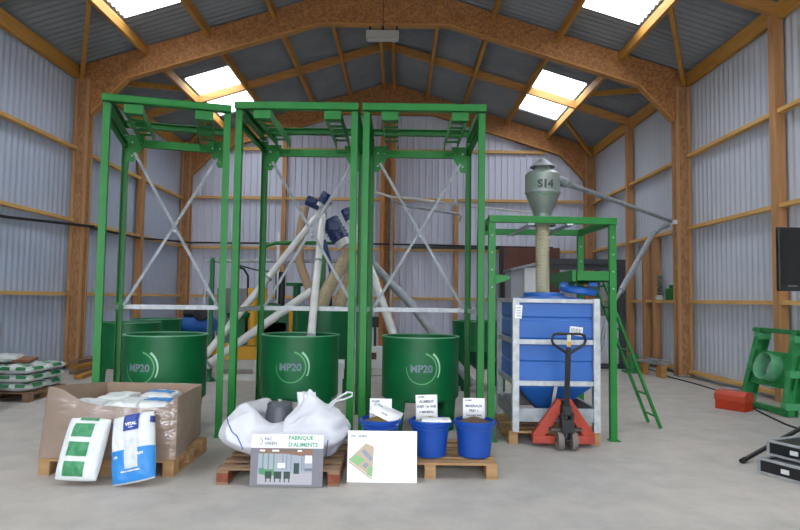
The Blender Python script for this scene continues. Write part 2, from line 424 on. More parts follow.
s_.box(XC-.24, XC-.10, 19.85, 20.2, 0, 7.6); s_.box(XC+.10, XC+.24, 19.85, 20.2, 0, 7.6); s_.cur = 1; s_.box(XC-.10, XC+.10, 20.0, 20.18, 0, 7.6)
struct(s_, 'timber_column', [grain('bright_timber', 'c08445', 'a86c32', 2), OSBC], 'orange double timber column in the middle of the far end wall', 'column', bevel=.004)
# right wall: extra studs of a small framed opening
for Y, z1 in ((15.6, 3.18), (15.0, 3.18)):
    s_ = MB(); s_.box(XC+6.62, XC+6.79, Y-.06, Y+.06, .16, z1)
    struct(s_, 'timber_column', WOODZ, 'short pale timber stud under the rail on the right wall, %s' % ('farther of a pair' if Y > 15.2 else 'nearer of a pair'), 'wall stud')

# ================================================================ GREEN TALL FRAMES
def gusset(mb, x, y, z, sx, sz, dirx):
    mb.prism([(x, z), (x+dirx*sx, z), (x+dirx*sx, z-sz*.35), (x+dirx*sx*.35, z-sz), (x, z-sz)], y-.006, y+.006)
def tall_frame(label, W, D, loc, rz, H=3.91):
    t = thing('tall_steel_frame', label, 'steel frame', (0, 0, 0), 0, 'green steel bag frames over the round tanks')
    for (x, y) in ((0, 0), (W, 0), (0, D), (W, D)):
        l = MB(); o_ = 1 if y == 0 else -1
        l.box(x-.039, x+.039, y-.004, y+.004, 0.01, H-.10)                        # web faces along the depth
        for a in (-.039, .031): l.box(x+a, x+a+.008, y-.0, y+.075*o_, .01, H-.10) if o_ > 0 else l.box(x+a, x+a+.008, y-.075, y, .01, H-.10)
        l.box(x-.048, x+.048, y-.05, y+.075, 0, .012)
        l.build('leg', GREEN, t, world=False, bevel=.002)
    for y, nm in ((0, 'front_beam'), (D, 'rear_beam')):
        H = H if y == 0 else H+.10
        m_ = MB(); m_.channel((-.045, y, H-.05), (W+.045, y, H-.05), .08, .10, .008, Vector((0, 1, 0)) if y == 0 else Vector((0, -1, 0)))
        m_.bar((-.045, y-.035 if y == 0 else y+.035, H-.05), (W+.045, y-.035 if y == 0 else y+.035, H-.05), .006, .085)
        m_.build(nm, GREEN, t, world=False)
    H -= .10
    for x in (.0, W):
        m_ = MB(); m_.channel((x, .04, H-.05), (x, D-.04, H-.05), .10, .07, .008, Vector((1, 0, 0)))
        m_.channel((x, .04, H-.24), (x, D-.04, H-.24), .07, .05, .008, Vector((1, 0, 0)))
        m_.build('side_beam', GREEN, t, world=False)
    m_ = MB(); z = 3.64
    m_.channel((.04, D-.04, z), (W-.04, D-.04, z), .05, .10, .008, Vector((0, 0, 1)))
    m_.bar((.04, D-.07, z), (W-.04, D-.07, z), .006, .10); m_.build('cross_beam', GREEN, t, world=False)
    for x, dx in ((.04, 1), (W-.04, -1)):
        g = MB(); gusset(g, x, D-.085, z+.1, .20, .36, dx)
        for a, c in ((.05, 0), (.05, -.18), (.15, 0)):
            g.cur = 1; g.cyl((x+dx*a, D-.105, z+c), (x+dx*a, D-.08, z+c), .012, 8); g.cur = 0
        g.build('gusset_plate', [GREEN, GALV], t, world=False)
    # hanging rails for the bags, slotted channel front to back
    for x in (.28, W-.26):
        m_ = MB()
        for a in (-.09, .09): m_.bar((x+a, .05, H-.15), (x+a, D-.1, H-.15), .008, .11)
        for j in range(6):
            y0 = .08+j*(D-.22)/5.4; m_.bar((x-.09, y0, H-.13), (x+.09, y0, H-.13), .09, .006, Vector((0, 0, 1)))
        m_.box(x-.10, x+.10, -.02, .06, H-.20, H-.10)
        m_.tube([(x-.09, D-.14, H-.18), (x-.09, D-.14, H-.27), (x+.09, D-.14, H-.27), (x+.09, D-.14, H-.18)], .011, 6)
        m_.build('hanging_rail', GREEN, t, world=False)
    # galvanised cross bracing on the rear face
    for a, e in (((.12, D-.1, 3.50), (W-.06, D-.1, 1.47)), ((W-.12, D-.115, 3.50), (.06, D-.115, 1.47))):
        m_ = MB(); m_.bar(a, e, .038, .006, Vector((0, 1, 0))); m_.build('cross_brace', GALVD, t, world=False)
    m_ = MB(); m_.cyl((W/2+.01, D-.135, 2.47), (W/2+.01, D-.09, 2.47), .02, 8); m_.build('brace_bolt', GALV, t, world=False)
    m_ = MB(); m_.bar((.02, D-.06, 1.45), (W-.02, D-.06, 1.45), .006, .06); m_.build('rear_tie_bar', GALV, t, world=False)
    for x in (.0, W):
        m_ = MB(); m_.bar((x, .05, 1.45), (x, D-.05, 1.45), .006, .06); m_.build('side_tie_bar', GALV, t, world=False)
    for x in (.0, W):
        m_ = MB(); m_.box(x-.05, x+.05, D-.09, D-.04, 1.40, 1.50); m_.build('tie_bracket', GREEN, t, world=False)
    t.location = loc; t.rotation_euler = (0, 0, rz)
    return t
tall_frame('tall green steel frame turned slightly, around the left round tank', 1.30, 1.46, (-3.30, 6.74, 0), math.radians(16), 3.85)
f2 = tall_frame('tall green steel frame around the middle round tank', 1.37, 1.46, (-1.93, 7.15, 0), 0)
dup(f2, (-.42, 7.15, 0), 0, 'tall green steel frame around the right round tank, next to the blue container')

# ================================================================ ROUND TANKS
def tank(label, c, zr=1.13, zb=.35, r=.487, logo=None, cone=0):
    t = thing('round_tank', label, 'tank', (c[0], c[1], 0), 0, 'open round green tanks')
    b_ = MB(); ri = r-.02
    if cone: pr = [(.10, zb-cone), (r, zb), (r, zr-.03), (r+.012, zr-.03), (r+.012, zr), (ri, zr), (ri, zb), (.10, zb-cone)]
    else: pr = [(0, zb), (r-.03, zb), (r, zb+.03), (r, zr-.03), (r+.01, zr-.03), (r+.01, zr), (ri, zr), (ri, zb+.02), (0, zb+.02)]
    b_.lathe(pr, (0, 0, 0), 64); b_.build('shell', GREEN2, t, world=False)
    rm = MB(); rm.lathe([(r+.012, zr-.006), (r+.012, zr+.006), (ri-.004, zr+.006), (ri-.004, zr-.006)], (0, 0, 0), 64); rm.build('rim', mat('pale_lit_rim', '5f9d78', .4), t, world=False)  # light on the tank edge is put into this paler green
    for k_ in range(4):
        a = PI/4+k_*PI/2 + (.12 if logo else 0); l = MB(); top = zb+.04
        x, y = math.cos(a)*(r-.04), math.sin(a)*(r-.04)
        tx, ty = -math.sin(a), math.cos(a)
        q = lambda s_, z, o: (x+tx*s_+math.cos(a)*o, y+ty*s_+math.sin(a)*o, z)
        vs_ = [q(-.10, top, -.02), (q(.10, top, -.02)), q(.05, 0, -.02), q(-.05, 0, -.02), q(-.10, top, .03), q(.10, top, .03), q(.05, 0, .03), q(-.05, 0, .03)]
        l.add(vs_, [(0, 1, 2, 3), (7, 6, 5, 4), (0, 4, 5, 1), (1, 5, 6, 2), (2, 6, 7, 3), (3, 7, 4, 0)])
        l.build('leg', GREEN2, t, world=False, bevel=.003)
    if logo:
        s0, zc, word, side = logo; rr = r+.0025
        def wrap(s_, z): ph = (s0+s_)/r; return (rr*math.sin(ph), -rr*math.cos(ph), zc+z)
        def arc(mb, R0, w0, w1, a0, a1, cx=0, cz=0, n=40):
            for i in range(n):
                q = []
                for j, ins in ((i, 0), (i, 1), (i+1, 1), (i+1, 0)):
                    a = math.radians(a0+(a1-a0)*j/n); wd = w0+(w1-w0)*j/n; R1 = R0+(wd/2 if ins else -wd/2)
                    q.append(wrap(cx+R1*math.cos(a), cz+R1*math.sin(a)))
                mb.add(q, [(0, 1, 2, 3)])
        l = MB(); arc(l, .185, .009, .021, 175, 435); l.build('logo_arc', LOGOG, t, world=False, recalc=False)
        l = MB(); arc(l, .225, .016, .028, -28, 52); l.build('logo_arc', LOGOW, t, world=False, recalc=False)
        vs_, fs, tw, th = text(word, .12, .004)
        l = MB(); l.mesh(vs_, fs, lambda p: wrap(p.x-tw/2, p.y-th/2)); l.build('lettering', mat('dark_decal', '6f8288', .6), t, world=False, recalc=False)
    return t
c1 = P(167.5, 300, 7.6); c2 = P(301.5, 300, 7.9); c3 = P(421, 300, 7.9)
tank('round open green tank under the left turned frame, behind the cardboard box', c1, logo=(-.13, .765, 'MP20', 0))
tank('round open green tank in the middle, behind the heap of white bags', c2, logo=(-.04, .765, 'MP20', 0))
tank('round open green tank on the right, behind the blue buckets', c3, logo=(.0, .765, 'MP20', 0))
tank('plain round green tank behind the left tank, the nearer of two there', P(132, 300, 10.9))
tank('plain round green tank behind the left tank, the farther one by the blue compressor', P(157, 300, 12.6))
mid = P(326, 300, 10.5)
tank('taller green tub behind the middle tank with beige hoses hanging into it', mid, zr=1.46, zb=.62, r=.50)
tank('green tub with tapered bottom behind the right frame, beside the blue container', P(481, 300, 11.2), zr=1.22, zb=.70, r=.51, cone=.35)

# ================================================================ PLATFORM WITH CYCLONE
t = thing('loading_platform', 'lower green steel gantry with a small deck above the blue container', 'steel gantry', (1.06, 7.05, 0))
PX = dict(fl=(1.06, 7.05), fr=(2.49, 7.15), bl=(1.10, 8.40), br=(2.48, 8.40)); ZT = 2.58
for k_, (x, y) in PX.items():
    l = MB(); l.box(x-.04, x+.04, y-.004, y+.004, .01, ZT-.08)
    for a in (-.04, .034): l.box(x+a, x+a+.006, y, y+.06, .01, ZT-.08)
    l.box(x-.06, x+.06, y-.05, y+.07, 0, .012)
    for j in range(4): l.cur = 1; l.cyl((x, y-.014, 1.75+j*.2), (x, y, 1.75+j*.2), .009, 8); l.cur = 0
    l.build('leg', [GREEN, GALV], t, bevel=.002)
for a, e, nm in (('fl', 'fr', 'front_beam'), ('bl', 'br', 'rear_beam'), ('fl', 'bl', 'side_beam'), ('fr', 'br', 'side_beam')):
    p_, q_ = PX[a], PX[e]; m_ = MB(); m_.bar((p_[0]-(.04 if 'side' not in nm else 0), p_[1], ZT-.04), (q_[0]+(.04 if 'side' not in nm else 0), q_[1], ZT-.04), .07, .08); m_.build(nm, GREEN, t, bevel=.004)
for x in (1.52, 1.97):
    m_ = MB(); m_.bar((x, 7.08, ZT-.09), (x, 8.4, ZT-.09), .07, .02); m_.build('support_bar', GALV, t)
m_ = MB(); m_.box(2.08, 2.52, 7.2, 8.36, 1.92, 1.945)
m_.bar((2.49, 7.15, 1.90), (2.49, 8.40, 1.90), .05, .13); m_.bar((2.05, 7.2, 1.90), (2.05, 8.4, 1.90), .05, .13)
m_.bar((2.05, 8.38, 1.90), (2.52, 8.38, 1.90), .05, .13); m_.bar((2.08, 7.2, 1.90), (2.52, 7.2, 1.90), .05, .11)
m_.prism([(1.98, 1.83), (2.3, 1.83), (2.12, 1.72)], 8.0, 8.02)
m_.build('deck', GREEN, t, bevel=.003)
m_ = MB(); m_.prism([(1.09, 1.78), (1.26, 1.84), (1.26, 1.88), (1.09, 1.90)], 7.03, 7.09); m_.build('bracket', GREEN, t)
# ladder
lt = thing('steel_ladder', 'narrow green steel ladder sloping down from the small deck to the floor', 'ladder', (3.31, 8.06, 0))
for y in (7.87, 8.26):
    m_ = MB(); m_.bar((2.57, y, 1.99), (3.33, y, 0.01), .06, .03, Vector((1, 0, .4))); m_.build('stringer', GREEN, lt, bevel=.003)
for j in range(7):
    f = (j+.55)/7.2; m_ = MB(); m_.cyl((3.33-.76*f, 7.88, 1.98*f), (3.33-.76*f, 8.25, 1.98*f), .014, 8); m_.build('rung', GREEN, lt)
# cyclone
cx, cy = P(542.5, 190, 7.5).x, 7.5
def zc(v): return P(542, v, 7.5).z
t = thing('dust_cyclone', 'grey metal cyclone with a cone cap and S14 lettering on top of the gantry', 'cyclone', (cx, cy, ZT-.1))
rb_ = .212
m_ = MB(); m_.lathe([(.095, zc(168)), (.11, zc(170.5)), (rb_-.03, zc(172.5)), (rb_, zc(175)), (rb_, zc(193)), (.11, zc(214)), (.105, zc(224)), (.16, zc(224.5)), (.16, zc(226))], (cx, cy, 0), 40); m_.build('body', ZINC, t)
m_ = MB(); m_.lathe([(rb_+.004, zc(192)), (rb_+.006, zc(193)), (rb_+.004, zc(194))], (cx, cy, 0), 40); m_.build('seam', GALVD, t)
m_ = MB(); m_.lathe([(.0, zc(157.8)), (.015, zc(158)), (.15, zc(166.5)), (.152, zc(167.6)), (.14, zc(167.4)), (0, zc(161))], (cx, cy, 0), 32); m_.lathe([(.08, zc(166)), (.08, zc(171))], (cx, cy, 0), 24); m_.build('rain_cap', GALVD, t)
m_ = MB(); m_.tube([(cx+.05, cy-.13, zc(178)), (cx+.25, cy-.02, zc(181.5)), P(566, 183, 7.52)], .05, 16)
m_.cyl(P(562, 182, 7.5), P(566, 183.3, 7.52), .062, 16); m_.build('inlet', GALVD, t)
def wrapc(s_, z): ph = s_/rb_; return (cx+(rb_+.003)*math.sin(ph), cy-(rb_+.003)*math.cos(ph), z)
vs_, fs, tw, th = text('S14', .132, .007); m_ = MB(); m_.mesh(vs_, fs, lambda p: wrapc(p.x-tw/2-.01, p.y-th/2+zc(186.5))); m_.build('lettering', mat('dark_grey_decal', '3d4448', .6), t, recalc=False)
m_ = MB()
for i in range(40):
    q = []
    for j, ins in ((i, 0), (i, 1), (i+1, 1), (i+1, 0)):
        a = math.radians(110+j*245/40); R1 = .125+(.008 if ins else -.008)*(.4+j/40)
        zz = R1*math.sin(a); s_ = -.01+R1*math.cos(a); z = zc(187)+zz
        rr = rb_ if z > zc(193) else rb_-(zc(193)-z)*.385
        ph = s_/rb_; q.append((cx+(rr+.005)*math.sin(ph), cy-(rr+.005)*math.cos(ph), z))
    m_.add(q, [(0, 1, 2, 3)])
m_.build('logo_arc', mat('muted_green_decal', '5f8f6c', .6), t, recalc=False)
# cream hose from cyclone into the container
hz0, hz1 = zc(226), 1.66
m_ = MB(); pr = []; n = 44
for i in range(n*3+1):
    z = hz0+(hz1-hz0)*i/(n*3); pr.append((.083+.005*math.cos(i*2*PI/3), z))
m_.lathe(pr, (cx, cy, 0), 28); tag(m_.build('spiral_hose', CREAM, recalc=False), 'wide cream spiral hose hanging from the cyclone into the blue container', 'hose')
# pipe to the right wall and dropping hose
pe = Vector((5.86, 13.05, 0)); pe = P(671, 221, 12.6)
m_ = MB(); m_.tube([P(565, 183, 7.52), pe], .034, 14)
for f in (.015, .03, .985): c_ = P(565, 183, 7.52).lerp(pe, f); d_ = (pe-P(565, 183, 7.52)).normalized(); m_.cyl(c_-d_*.03, c_+d_*.03, .046, 14)
tag(m_.build('conveying_pipe', GALVD), 'grey pipe running from the cyclone to the right wall column', 'pipe')
m_ = MB(); pts = [P(668, 225, 12.6), P(660, 228, 12.5), P(652, 235, 12.3), P(646, 246, 12.0), P(637, 262, 11.5), P(628, 278, 10.8), P(621, 291, 10.2), P(611, 306, 9.6), P(604, 330, 9.4), FL(604, 371, .1) if False else P(600, 352, 9.4)]
m_.tube(pts[:7], .05, 12); 
m_.tube(pts[6:], .03, 10); tag(m_.build('flexible_hose', [GALVD, BLACK]), 'grey hose curving down from the end of the long pipe by the wall column', 'hose')

# ================================================================ PALLETS
def pallet(name, label, x0, y0, W, D, mt=PALW, blocks=None, group='wooden pallets on the floor'):
    t = thing(name, label, 'pallet', (x0, y0, 0), 0, group)
    n = 5; bw = .12
    for i in range(n):
        y = (D-bw)*i/(n-1)
        m_ = MB(); m_.box(0, W, y, y+bw, .122, .144); m_.build('top_board', mt, t, world=False, bevel=.003)
    for x in (0, W/2-.05, W-.10):
        m_ = MB(); m_.box(x, x+.10, 0, D, .100, .122); m_.build('stringer_board', mt, t, world=False)
        for y in (0.0, D/2-.07, D-.14):
            b_ = MB(); b_.box(x, x+.10, y, y+.14, .022, .100); b_.build('block', blocks or mt, t, world=False, bevel=.004)
        m_ = MB(); m_.box(x, x+.10, 0, D, 0, .022); m_.build('bottom_board', mt, t, world=False)
    return t

# blue container on pallet + pallet jack
pl = FL(514, 440); CX0, CX1, CY0, CY1 = 1.27, 2.25, 6.88, 8.02
pallet('wooden_pallet', 'wooden pallet under the caged blue container, lifted by the pallet jack', 1.24, 6.93, 1.02, 1.1)
t = thing('bulk_container', 'tall blue plastic hopper container in a galvanised cage', 'container', ((CX0+CX1)/2, (CY0+CY1)/2, .144))
ZB, ZTOP = .146, 1.63; pw = .075
for x in (CX0, CX1-pw):
    for y in (CY0, CY1-pw):
        m_ = MB(); m_.box(x, x+pw, y, y+pw, ZB, ZTOP); m_.build('post', GALV, t, bevel=.003)
for z, h in ((ZTOP-.03, .045), (1.14, .055), (.68, .055), (.33, .15)):
    m_ = MB()
    m_.box(CX0+pw, CX1-pw, CY0+.01, CY0+.05, z-h/2, z+h/2); m_.box(CX0+pw, CX1-pw, CY1-.05, CY1-.01, z-h/2, z+h/2)
    m_.box(CX0+.01, CX0+.05, CY0+pw, CY1-pw, z-h/2, z+h/2); m_.box(CX1-.05, CX1-.01, CY0+pw, CY1-pw, z-h/2, z+h/2)
    m_.build('cage_rail', GALV if z > .5 else GALVD, t, bevel=.003)
m_ = MB(); m_.bar((1.76, CY0+.03, .66), (1.72, CY0+.05, .40), .035, .02, Vector((0, 1, 0))); m_.build('cage_strut', GALV, t)
# tank: ribbed blue body
ix0, ix1, iy0, iy1 = CX0+.052, CX1-.052, CY0+.053, CY1-.053
def ring(x0, x1, y0, y1, z, c=.02):
    return [(x0+c, y0, z), (x1-c, y0, z), (x1, y0+c, z), (x1, y1-c, z), (x1-c, y1, z), (x0+c, y1, z), (x0, y1-c, z), (x0, y0+c, z)]
rs = []
for z, i in ((.28, .36), (.30, .34), (.62, .03), (.70, .0), (.88, .0), (.89, .012), (.92, .012), (.93, 0), (1.10, 0), (1.13, .01), (1.17, .01), (1.19, 0), (1.37, 0), (1.38, .012), (1.41, .012), (1.42, 0), (1.57, 0), (1.60, .02), (1.635, .12), (1.655, .25), (1.66, .45)):
    rs.append(ring(ix0+min(i, .45), ix1-min(i, .45), iy0+min(i, .5), iy1-min(i, .5), z, .02))
m_ = MB(); vs_ = [p for r in rs for p in r]; n = 8
m_.add(vs_, [(i*n+k, i*n+(k+1) % n, (i+1)*n+(k+1) % n, (i+1)*n+k) for i in range(len(rs)-1) for k in range(n)] + [tuple(range(n)), tuple(range((len(rs)-1)*n, len(rs)*n))])
m_.build('tank', BLUEP, t, bevel=.006)
m_ = MB(); m_.lathe([(.24, 1.60), (.24, 1.69), (.225, 1.70), (.09, 1.68)], (cx, 7.46, 0), 36); m_.build('filling_neck', BLUEP, t)
m_ = MB(); m_.obox((CX0+.065, CY0-.004, 1.475), .075, .003, .15, 0, 0, .08); m_.build('label', PAPER, t, )
for j in range(4): 
    m_ = MB(); m_.obox((CX0+.065, CY0-.007, 1.52-j*.03), .05, .002, .006); m_.build('label_print', TXTD, t)
m_ = MB(); q0 = P(577.5, 331.5, CY0-.003)
m_.obox((q0.x, CY0+.049, q0.z), .145, .003, .10, 0, 0, .10); m_.build('label', PAPER, t)
m_ = MB()
for j in range(7): m_.obox((q0.x-.055+j*.018, CY0+.046, q0.z+.015-j*.002), .006+.003*(j % 2), .002, .045, 0, 0, .1)
m_.build('label_print', TXTD, t)
lid = P(578.5, 291, 7.35)
t = thing('container_lid', 'round blue screw lid lying tilted on top of the blue container', 'lid', (lid.x, 7.35, 1.66))
ax = Vector((.12, -.12, 1)).normalized()
m_ = MB(); c0 = Vector((lid.x-.01, 7.35, 1.70))
m_.lathe([(0, 0), (.21, 0), (.225, .02), (.225, .06), (.19, .075), (0, .085)], c0, 36, ax); m_.build('cap', BLUEP, t)
for a in (-.5, 2.7):
    m_ = MB(); d_ = Vector((math.cos(a), math.sin(a), 0)); p0 = c0+ax*.07+d_*.17
    m_.obox(p0+Vector((0, 0, .03)), .10, .05, .06, a, 0, 0); m_.build('grip', BLUEP, t, bevel=.015)

# pallet jack
jx = P(566, 430, 6.72).x; t = thing('pallet_jack', 'red pallet jack with a black loop handle, in front of the blue container', 'pallet jack', (jx, 6.72, 0))
for s_ in (-1, 1):
    m_ = MB(); m_.prism([(jx+s_*.13, .055), (jx+s_*.29, .055), (jx+s_*.29, .085), (jx+s_*.13, .085)], 6.88, 7.95); m_.build('fork', RED, t, bevel=.01)
    m_ = MB()
    m_.bar((jx+s_*.02, 6.80, .50), (jx+s_*.30, 6.84, .10), .12, .07, Vector((0, 1, 0))); m_.obox((jx+s_*.22, 6.84, .085), .24, .10, .09)
    m_.build('side_plate', RED, t, bevel=.01)
    m_ = MB(); m_.cyl((jx+s_*.075-.03, 6.70, .10), (jx+s_*.075+.03, 6.70, .10), .10, 28); m_.cyl((jx+s_*.075-.034, 6.70, .10), (jx+s_*.075+.034, 6.70, .10), .035, 16)
    m_.build('wheel', GREYW, t, bevel=.006)
    m_ = MB(); m_.cyl((jx+s_*.21-.03, 7.85, .04), (jx+s_*.21+.03, 7.85, .04), .04, 16); m_.build('load_roller', GREYW, t)
m_ = MB(); m_.box(jx-.09, jx+.09, 6.80, 6.86, .40, .52); m_.build('head_plate', RED, t, bevel=.01)
m_ = MB(); m_.cyl((jx-.12, 6.70, .10), (jx+.12, 6.70, .10), .018, 10); m_.cyl((jx, 6.72, .12), (jx, 6.74, .52), .045, 20)
m_.obox((jx, 6.70, .26), .13, .13, .14); m_.cyl((jx+.05, 6.68, .20), (jx+.05, 6.68, .40), .025, 12); m_.cyl((jx-.05, 6.66, .25), (jx-.05, 6.66, .42), .02, 12)
m_.obox((jx, 6.72, .42), .10, .12, .10); m_.build('pump', BLACK, t, bevel=.006)
m_ = MB(); m_.obox((jx, 6.73, .215), .34, .10, .025); m_.build('axle_plate', mat('grimy_steel', '4c4845', .6), t, bevel=.004)
m_ = MB(); m_.bar((jx, 6.70, .45), (jx, 6.62, 1.10), .055, .03, Vector((0, 1, 0))); m_.build('handle_shaft', BLACK, t, bevel=.004)
hp = []
loop = [(0, 1.03), (-.045, 1.06), (-.165, 1.14), (-.18, 1.18), (-.165, 1.235), (-.12, 1.25), (.12, 1.25), (.165, 1.235), (.18, 1.18), (.165, 1.14), (.045, 1.06), (0, 1.03)]
m_ = MB(); m_.tube([(jx+a, 6.62-(z-1.03)*.1, z) for a, z in loop], .015, 10); m_.build('handle_loop', BLACK, t)
m_ = MB(); m_.bar((jx-.005, 6.585, 1.12), (jx-.005, 6.575, 1.24), .04, .012, Vector((0, 1, 0))); m_.build('lever', mat('cream_lever', 'cfc9a8', .5), t)
m_ = MB(); m_.bar((jx-.002, 6.58, 1.115), (jx-.002, 6.573, 1.17), .03, .014, Vector((0, 1, 0))); m_.build('sticker', YEL, t)

# ================================================================ BUCKETS ON PALLET
pB = FL(497.5, 480); 
pallet('wooden_pallet', 'pale wooden pallet carrying the three blue buckets', pB.x-1.2, pB.y, 1.2, .95)
def bucket(u, label, gm, name_g):
    p_ = P(u, 440, 5.83); x = p_.x; y = 5.83; z0 = .146
    t = thing('bucket', label, 'bucket', (x, y, z0), 0, 'blue plastic buckets of feed')
    m_ = MB(); m_.lathe([(0, 0), (.135, 0), (.15, .01), (.178, .30), (.19, .305), (.192, .33), (.178, .335), (.17, .30), (.16, .28)], (0, 0, 0), 48); m_.build('pail', BUCK, t, world=False)
    for s_ in (-1, 1):
        m_ = MB(); m_.obox((s_*.193, 0, .31), .022, .04, .03); m_.build('handle_ear', BUCK, t, world=False, bevel=.006)
    m_ = MB(); m_.tube([(.20*math.cos(a), -.20*math.sin(a)*.999-.012, .315-.05*math.sin(a)) for a in [i*PI/16 for i in range(17)]], .004, 6); m_.build('handle', BUCK, t, world=False)
    g = MB(); g.grid(lambda a, b_: ((.168*b_)*math.cos(2*PI*a), (.168*b_)*math.sin(2*PI*a), .300 + .055*math.exp(-(b_*1.5)**2) + .006*noise.noise(Vector((a*9, b_*9, u)))), 40, 10)
    go = g.build(name_g, gm, None, world=False, recalc=False); go.location = (x, y, z0)
    return x, y, z0
def paper(name, label, c, W, H, rx, rz, ry=0, lines=(), group='paper signs in the buckets', mt=PAPER):
    R = Matrix.Rotation(rz, 4, 'Z') @ Matrix.Rotation(ry, 4, 'Y') @ Matrix.Rotation(rx, 4, 'X')
    xf = Matrix.Translation(Vector(c)) @ R
    t = thing(name, label, 'paper sign', c, 0, group)
    m_ = MB(); n = 6
    m_.grid(lambda a, b_: (-W/2+a*W, .004*math.sin(a*PI), b_*H), n, 2); m_.build('sheet', mt, t, xf=xf, recalc=False, solid=.0012)
    m_ = MB()
    for (s, sz, xx, zz, mt_) in lines:
        vs_, fs, tw, th = text(s, sz, .0012)
        x0 = -tw/2 if xx is None else xx-W/2
        m_.mesh(vs_, fs, lambda p: Vector((x0+p.x, -.003+.004*math.sin((x0+p.x+W/2)/W*PI), zz+p.y)))
    if lines: m_.build('lettering', TXTP, t, xf=xf, recalc=False)
    return t
x, y, z = bucket(380, 'blue bucket of yellow grain, behind the white board', GRAINY, 'yellow_grain')
tag(bpy.data.objects['yellow_grain'], 'yellow cracked grain filling the leftmost blue bucket', 'grain', kind='stuff')
paper('paper_sign', 'white card standing in the bucket of yellow grain, half hidden by a sheet', (x+.0, y+.09, z+.30), .21, .20, -.05, 0, 0, [('CEREALES', .034, None, .045, None), ('PAC GREEN', .014, .02, .17, None)])
paper('paper_sheet', 'loose printed sheet lying slanted across the bucket of yellow grain', (x+.03, y-.08, z+.345), .29, .21, -1.15, -.12, .42, [('farine', .02, .04, .15, None), ('mélange', .02, .1, .06, None)])
x, y, z = bucket(430, 'blue bucket of cream meal, between the other two buckets', GRAINC, 'cream_meal')
tag(bpy.data.objects['cream_meal'], 'cream coloured meal filling the middle blue bucket', 'meal', kind='stuff')
paper('paper_sign', 'white card standing in the middle bucket, the tallest of the signs', (x-.03, y+.03, z+.31), .205, .24, -.06, 0, -.03, [('ALIMENT', .034, None, .165, None), ('SUJET 1er AGE', .028, None, .115, None), ('+ MINERAL', .028, None, .07, None), ('PAC GREEN', .012, .02, .215, None)])
paper('paper_sheet', 'printed sheet lying flat on the rim of the middle bucket', (x+.05, y-.165, z+.337), .27, .15, -1.45, .0, 0, [('dosage', .02, .19, .05, None)])
x, y, z = bucket(474.5, 'blue bucket heaped with brown meal, at the pallet end nearest the container', GRAINB, 'brown_meal')
tag(bpy.data.objects['brown_meal'], 'dark brown meal heaped in the rightmost blue bucket', 'meal', kind='stuff')
paper('paper_sign', 'white card standing in the bucket of brown meal', (x, y+.06, z+.33), .21, .19, -.05, 0, 0, [('MINERAUX', .032, None, .105, None), ('PRE+ 1', .03, None, .062, None), ('POUR ALIMENT BETAIL', .014, None, .025, None), ('PAC GREEN', .012, .02, .165, None)])

# ================================================================ BOARDS
def lean_xf(base, tilt, rz=0): return Matrix.Translation(Vector(base)) @ Matrix.Rotation(rz, 4, 'Z') @ Matrix.Rotation(-tilt, 4, 'X')
pa, pb = FL(249, 487), FL(322.5, 487); W = pb.x-pa.x; base = Vector(((pa.x+pb.x)/2, pa.y, .004))
H = .43; xf = lean_xf(base, .0); xf = lean_xf(base, .14)
t = thing('display_board', 'grey and white board with a colour photo, leaning on the heap of white bags', 'display board', base)
m_ = MB(); m_.box(-W/2, W/2, 0, .012, 0, H); m_.build('panel', PRG, t, xf=xf)
def flat(mb, x0, x1, z0, z1, d=-.002): mb.add([(x0, d, z0), (x1, d, z0), (x1, d, z1), (x0, d, z1)], [(0, 1, 2, 3)]); return mb
m_ = MB(); m_.box(-W/2, W/2, -.002, .0, H-.115, H); m_.build('header_strip', PAPER, t, xf=xf)
m_ = MB()
for s, sz, xx, zz in (('FABRIQUE', .046, .01, H-.052), ("D'ALIMENTS", .046, .01, H-.102)):
    vs_, fs, tw, th = text(s, sz, .0012); m_.mesh(vs_, fs, lambda p: Vector((xx+p.x, -.004, zz+p.y)))
m_.build('heading_lettering', TXTG, t, xf=xf, recalc=False)
m_ = MB()
for s, sz, xx, zz in (('PAC', .034, -.195, H-.052), ('GREEN', .034, -.195, H-.088)):
    vs_, fs, tw, th = text(s, sz, .0008); m_.mesh(vs_, fs, lambda p: Vector((xx+p.x, -.004, zz+p.y)))
for i in range(16):
    q = []
    for j, ins in ((i, 0), (i, 1), (i+1, 1), (i+1, 0)):
        a = math.radians(-80+j*10); R1 = .028+(.005 if ins else -.001); q.append((-.245+R1*math.cos(a), -.004, H-.06+R1*math.sin(a)))
    m_.add(q, [(0, 1, 2, 3)])
m_.build('logo_lettering', TXTD, t, xf=xf, recalc=False)
# the printed photograph
PW0, PW1, PZ0, PZ1 = -W/2+.065, W/2-.09, .02, H-.12
pm = [mat('print_a', c, .5) for c in ()]
def pmat(n, c): return mat('print_'+n, c, .5)
px = lambda f: PW0+(PW1-PW0)*f
pz = lambda f: PZ0+(PZ1-PZ0)*f
m_ = MB(); mats = [pmat('wall', '9aa0ac'), pmat('roof', '6f5c52'), pmat('floor', 'a9a7ac'), pmat('wood', '85604a'), pmat('green', '4d8a62'), pmat('dark', '1f3f30'), pmat('white', 'dde2e6'), pmat('steel', '6b7480')]
m_.cur = 0; flat(m_, px(0), px(1), pz(.3), pz(1)); m_.cur = 2; flat(m_, px(0), px(1), pz(0), pz(.32), -.0022)
m_.cur = 3; m_.add([(px(0), -.0025, pz(1)), (px(0), -.0025, pz(.86)), (px(.5), -.0025, pz(.86)), (px(1), -.0025, pz(.76)), (px(1), -.0025, pz(1))], [(0, 1, 2, 3, 4)])
m_.cur = 1; m_.add([(px(.1), -.0028, pz(1)), (px(.5), -.0028, pz(.90)), (px(.95), -.0028, pz(1))], [(0, 1, 2)])
m_.cur = 6
for a, c in ((.02, .12), (.25, .38), (.72, .80)): flat(m_, px(a), px(c), pz(.92), pz(.97), -.003)
m_.cur = 4
